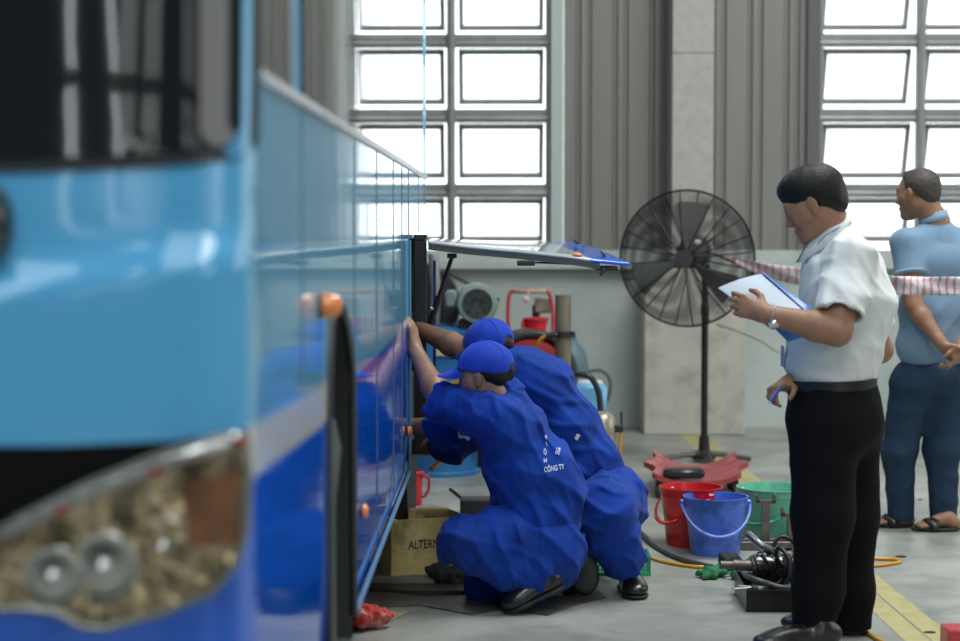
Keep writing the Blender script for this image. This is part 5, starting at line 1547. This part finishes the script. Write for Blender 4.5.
prof = [(a_ * .82, b_) for a_, b_ in prof[:-1] + [(.108, .09), (.104, .07), (0, .07)]]
mo = MB().lathe(prof, mc, axc, 48).build('motor', m_mot, cp, .5)
mb = MB(); uu = nrm(np.cross(axc, V(0, 0, 1))); ww = np.cross(axc, uu)
for r in np.linspace(.02, .086, 7): mb.tube([mc + axc * .092 + r * (math.cos(a) * uu + math.sin(a) * ww) for a in np.linspace(0, 2 * math.pi, 32, endpoint=False)], .003, 5, closed=True)
for k in range(8):
    a = k * math.pi / 4; mb.tube([mc + axc * .092 + .015 * (math.cos(a) * uu + math.sin(a) * ww), mc + axc * .092 + .088 * (math.cos(a) * uu + math.sin(a) * ww)], .003, 5)
mb.build('fan_guard', m_dark, mo, True)
MB().box(mc + V(-.155, .03, .025), (.07, .12, .10), bev=.012).build('terminal_box', m_mot, mo, SM)
MB().box(mc + V(.0, .12, -.135), (.23, .3, .06), bev=.006).build('motor_foot', m_dark, mo)
MB().tube(spline([mc + V(-.215, .05, -.02), mc + V(-.20, .05, -.10), mc + V(-.15, .05, -.14), mc + V(-.1, .05, -.16)]), .008, 8).build('motor_cable', m_dark, mo, True)
# black pulley guard ring behind the post and grey tube beside it
q = at(432, 300, CY_ + .3)
mb = MB().lathe([(.0, -.03), (.26, -.03), (.27, 0), (.26, .03), (0, .03)], q + V(-.09, 0, -.03), (0.1, 1, 0), 40)
mb.build('belt_guard', m_dark, cp, SM)
MB().tube([at(433, 254, CY_ + .1), at(436, 290, CY_ + .1), at(434, 330, CY_ + .1)], .032, 14).build('air_filter', mat('filter_silver', (0.4, 0.4, 0.4), .3, metal=.6), cp, SM)
# wall cable
hose('wall_cable', [at(440, 270, WY - .01), at(470, 284, WY - .01), at(500, 300, WY - .01)], .006, m_dark, 'thin dark cable running down the wall above the compressor', cat='cable')
# blue drum low behind the mechanics
dc = ground(436, 478)
o = MB().lathe([(.235, 0), (.25, .0), (.25, .02), (.235, .03), (.235, .20), (.243, .21), (.235, .22), (.235, .36), (.0, .36)], dc + V(0, .25, 0), n=48).build('drum', mat('drum_blue', (0.015, 0.14, 0.34), .45, coat=.3, var=.2), None, .7)
tag(o, 'short blue steel drum on the floor behind the front mechanic', 'drum')
# red trolley with tubular frame
TY = 11.9
tl = empty('trolley', V(at(531, 400, TY)[0], TY, 0)); tag(tl, 'red tubular trolley carrying a red tub against the wall', 'trolley')
m_red = mat('trolley_red', (0.48, 0.05, 0.07), .45, coat=.2)
fr_ = spline([at(509, 338, TY), at(508, 315, TY), at(509, 297, TY), at(513, 291, TY), at(530, 290, TY), at(546, 291, TY), at(550.5, 297, TY), at(553, 315, TY), at(553, 334, TY)], 6)
MB().tube(fr_, .013, 10).tube([at(509, 338, TY), V(at(509, 338, TY)[0], TY, .1)], .013, 10).tube([at(553, 334, TY), V(at(553, 334, TY)[0], TY, .1)], .013, 10).build('frame', m_red, tl, True)
MB().tube([at(514, 291, TY - .0), at(546, 291, TY)], .017, 10).build('grip', mat('grip_cream', (0.45, 0.40, 0.28), .7), tl, True)
zt_ = at(530, 334, TY)[2]
MB().box((at(531, 300, TY)[0], TY - .0, zt_ - .01), (.32, .34, .03), bev=.005).build('shelf', m_red, tl)
MB().box((at(531, 300, TY)[0], TY, .12), (.34, .4, .03), bev=.005).build('shelf', m_red, tl)
for sx in (-.14, .14):
    MB().lathe([(0, -.02), (.06, -.02), (.06, .02), (0, .02)], (at(531, 300, TY)[0] + sx, TY, .06), (1, 0, 0), 24).build('wheel', m_dark, tl, SM)
tb_ = empty('tub', at(536, 334, TY - .1)); tag(tb_, 'small red plastic tub standing on the trolley', 'tub')
q = V(at(536, 330, TY - .05)[0], TY - .05, zt_ + .005)
MB().lathe([(.060, 0), (.074, .085), (.083, .085), (.083, .100), (.074, .100), (.058, .01), (0, .01)], q, n=36).build('vessel', plastic('tub_red', (0.60, 0.025, 0.03), .4), tb_, .8)
MB().box(q + V(-.080, -.02, .05), (.025, .03, .07), bev=.005).build('side_grip', plastic('tub_red', (0, 0, 0)), tb_)
g_ = empty('pump', q); tag(g_, 'grey hand pump standing behind the red tub on the trolley', 'pump')
MB().box(at(543, 305, TY + .1), (.11, .10, .10), bev=.01).build('head', mat('pump_grey', (0.30, 0.28, 0.23), .5, metal=.3), g_, SM)
MB().tube([at(536, 305, TY + .1), V(at(536, 305, TY + .1)[0], TY + .1, zt_ + .006)], .024, 12).build('column', m_dark, g_, SM)
q = at(526, 299, TY - .03)
o = MB().sphere(q, .024, 12, (1, .35, .9)).tube([q + V(.01, 0, .02), at(529, 291, TY - .015)], .004, 6).build('paper_tag', mat('tag_pink', (0.7, 0.5, 0.5), .7), None, True)
tag(o, 'round pale tag hanging from the trolley handle', 'tag')
# hose reel: red tank with black hose wrapped over it
HY = 11.2
hc = at(530, 374, HY); hr = empty('hose_reel', V(hc[0], HY, 0)); tag(hr, 'red hose reel with coiled black rubber hose behind the rear mechanic', 'hose reel')
MB().lathe([(0, -.16), (.19, -.16), (.222, -.12), (.225, .1), (.20, .15), (0, .16)], hc, (0, -1, .0), 44).build('drum', mat('reel_red', (0.32, 0.03, 0.035), .4, coat=.2), hr, SM)
for k in range(4):
    MB().tube([hc + V(0, -.12 + k * .05, 0) + (.245 + .012 * math.sin(a * 2 + k)) * V(math.cos(a), 0, math.sin(a)) for a in np.linspace(0, 2 * math.pi, 48, endpoint=False)], .024, 10, closed=True).build('coiled_hose', mat('coil_black', (0.025, 0.028, 0.028), .4), hr, True)
MB().box((hc[0] - .13, HY, (hc[2] - .1) / 2), (.04, .3, hc[2] - .1)).build('stand', m_red, hr); MB().box((hc[0] + .13, HY, (hc[2] - .1) / 2), (.04, .3, hc[2] - .1)).build('stand', m_red, hr)
# steel post with clamp
PY_ = 10.4
pc = at(563, 350, PY_); pz = at(563, 295, PY_)[2]
ps = empty('steel_post', V(pc[0], PY_, 0)); tag(ps, 'weathered upright steel pipe with clamp beside the rear mechanic', 'post')
m_post = mat('weathered_steel', (0.20, 0.17, 0.125), .5, metal=.1, var=.35, vscale=14, stretch=(1, 1, .25), dirt=(0.06, 0.05, 0.04), dscale=12, damt=.6)
MB().lathe([(.044, .02), (.044, pz), (.036, pz), (.036, pz - .1), (0, pz - .1)], V(pc[0], PY_, 0), n=32).build('pipe', m_post, ps, .6)
MB().lathe([(0, 0), (.16, 0), (.16, .02), (0, .02)], V(pc[0], PY_, 0), n=32).build('base_plate', m_post, ps, .6)
cz = at(563, 334, PY_)[2]
cl_ = MB().lathe([(.044, -.016), (.052, -.016), (.052, .016), (.044, .016)], V(pc[0], PY_, cz), n=28, closed_prof=True).box((pc[0] + .05, PY_ - .02, cz), (.03, .04, .03)).build('clamp', m_bframe, ps, .6)
MB().tube([V(pc[0] - .035, PY_ - .03, cz - .004), at(550, 335, PY_ - .04)], .014, 12).tube([at(555, 334, PY_ - .04), at(546, 336, PY_ - .04)], .018, 12).build('hose_union', m_bframe, ps, SM)
hose('hose', [at(547, 335.5, PY_ - .04), at(541, 339, PY_ - .04), at(537, 346, PY_ - .03), at(535, 356, PY_ - .0), at(534, 375, PY_)], .011, plastic('hose_amber', (0.45, 0.20, 0.02), .3), 'short amber hose curving down from the post clamp')
hose('hose', [at(569, 375, PY_ - .05), at(578, 374, PY_ - .08), at(590, 377, PY_ - .10), at(597, 388, PY_ - .1), at(600, 402, PY_ - .1), at(600, 425, PY_ - .1), V(at(600, 425, PY_ - .1)[0] - .02, PY_ - .05, .02)], .017, mat('coil_black', (0, 0, 0)), 'thick black hose bending from the steel post to the floor')
hose('hose', [at(585, 372, 13.0), at(600, 370.5, 13.0), at(609, 378, 13.0), at(610, 392, 13.0), at(605, 406, 13.0), at(598, 425, 13.0), V(at(596, 430, 13)[0], 13.0, .02)], .011, mat('hose_dull', (0.08, 0.085, 0.085), .5), 'thin dark hose looping in front of the wall beyond the steel post')
# blue gas cylinder behind the post
q = V(at(572, 400, 12.4)[0], 12.4, 0); zc_ = at(572, 340, 12.4)[2]
o = MB().lathe([(.10, 0), (.105, .02), (.105, zc_ - .16), (.09, zc_ - .08), (.05, zc_ - .02), (.03, zc_), (.03, zc_ + .03), (0, zc_ + .03)], q, n=36).build('gas_cylinder', mat('cylinder_teal', (0.11, 0.19, 0.22), .45), None, .7)
tag(o, 'dull blue-grey gas cylinder standing behind the steel post', 'cylinder')
# blue and white jerrycan
q = V(at(590, 400, 11.0)[0], 11.0, 0)
jz = at(590, 381, 11.0)[2]
jr = empty('jerrycan', q); tag(jr, 'pale blue and white plastic canister on a stool behind the post', 'canister')
MB().box(q + V(0, 0, jz - .12), (.19, .15, .22), bev=.025).build('tank', plastic('can_blue', (0.16, 0.42, 0.66), .4, var=.3, vscale=6), jr, SM)
MB().box(q + V(0, 0, jz - .01), (.15, .10, .03), bev=.012).build('shoulder', plastic('can_white', (0.6, 0.65, 0.68), .4), jr, SM)
st_ = empty('stool', q); tag(st_, 'low steel stool under the pale blue canister', 'stool')
MB().box(q + V(0, 0, jz - .245), (.26, .22, .03)).build('seat', m_bframe, st_)
for sx in (-1, 1):
    for sy in (-1, 1): MB().tube([q + V(sx * .11, sy * .09, jz - .25), q + V(sx * .12, sy * .1, 0)], .011, 8).build('leg', m_bframe, st_)
# polished canister with valve
q = V(at(602, 450, 10.0)[0], 10.0, 0); zz = at(602, 411, 10.0)[2]
kn_ = empty('pressure_bottle', q); tag(kn_, 'stained silver pressure bottle with black valve beside the rear mechanic', 'bottle')
MB().lathe([(.07, 0), (.075, .02), (.075, zz - .09), (.066, zz - .035), (.04, zz - .006), (0, zz)], q, n=36).build('bottle', mat('stained_silver', (0.42, 0.38, 0.28), .35, metal=.6, dirt=(0.25, 0.15, 0.05), dscale=16, damt=.6), kn_, SM)
MB().box(q + V(.085, -.02, zz - .09), (.05, .03, .04), bev=.006).tube([q + V(.10, -.02, zz - .08), q + V(.10, -.02, zz - .0)], .006, 8).build('valve', m_bframe, kn_, SM)
MB().tube([q + V(.095, -.02, zz - .11), q + V(.095, -.02, .12)], .008, 8).build('yellow_tube', m_yh, kn_, SM)
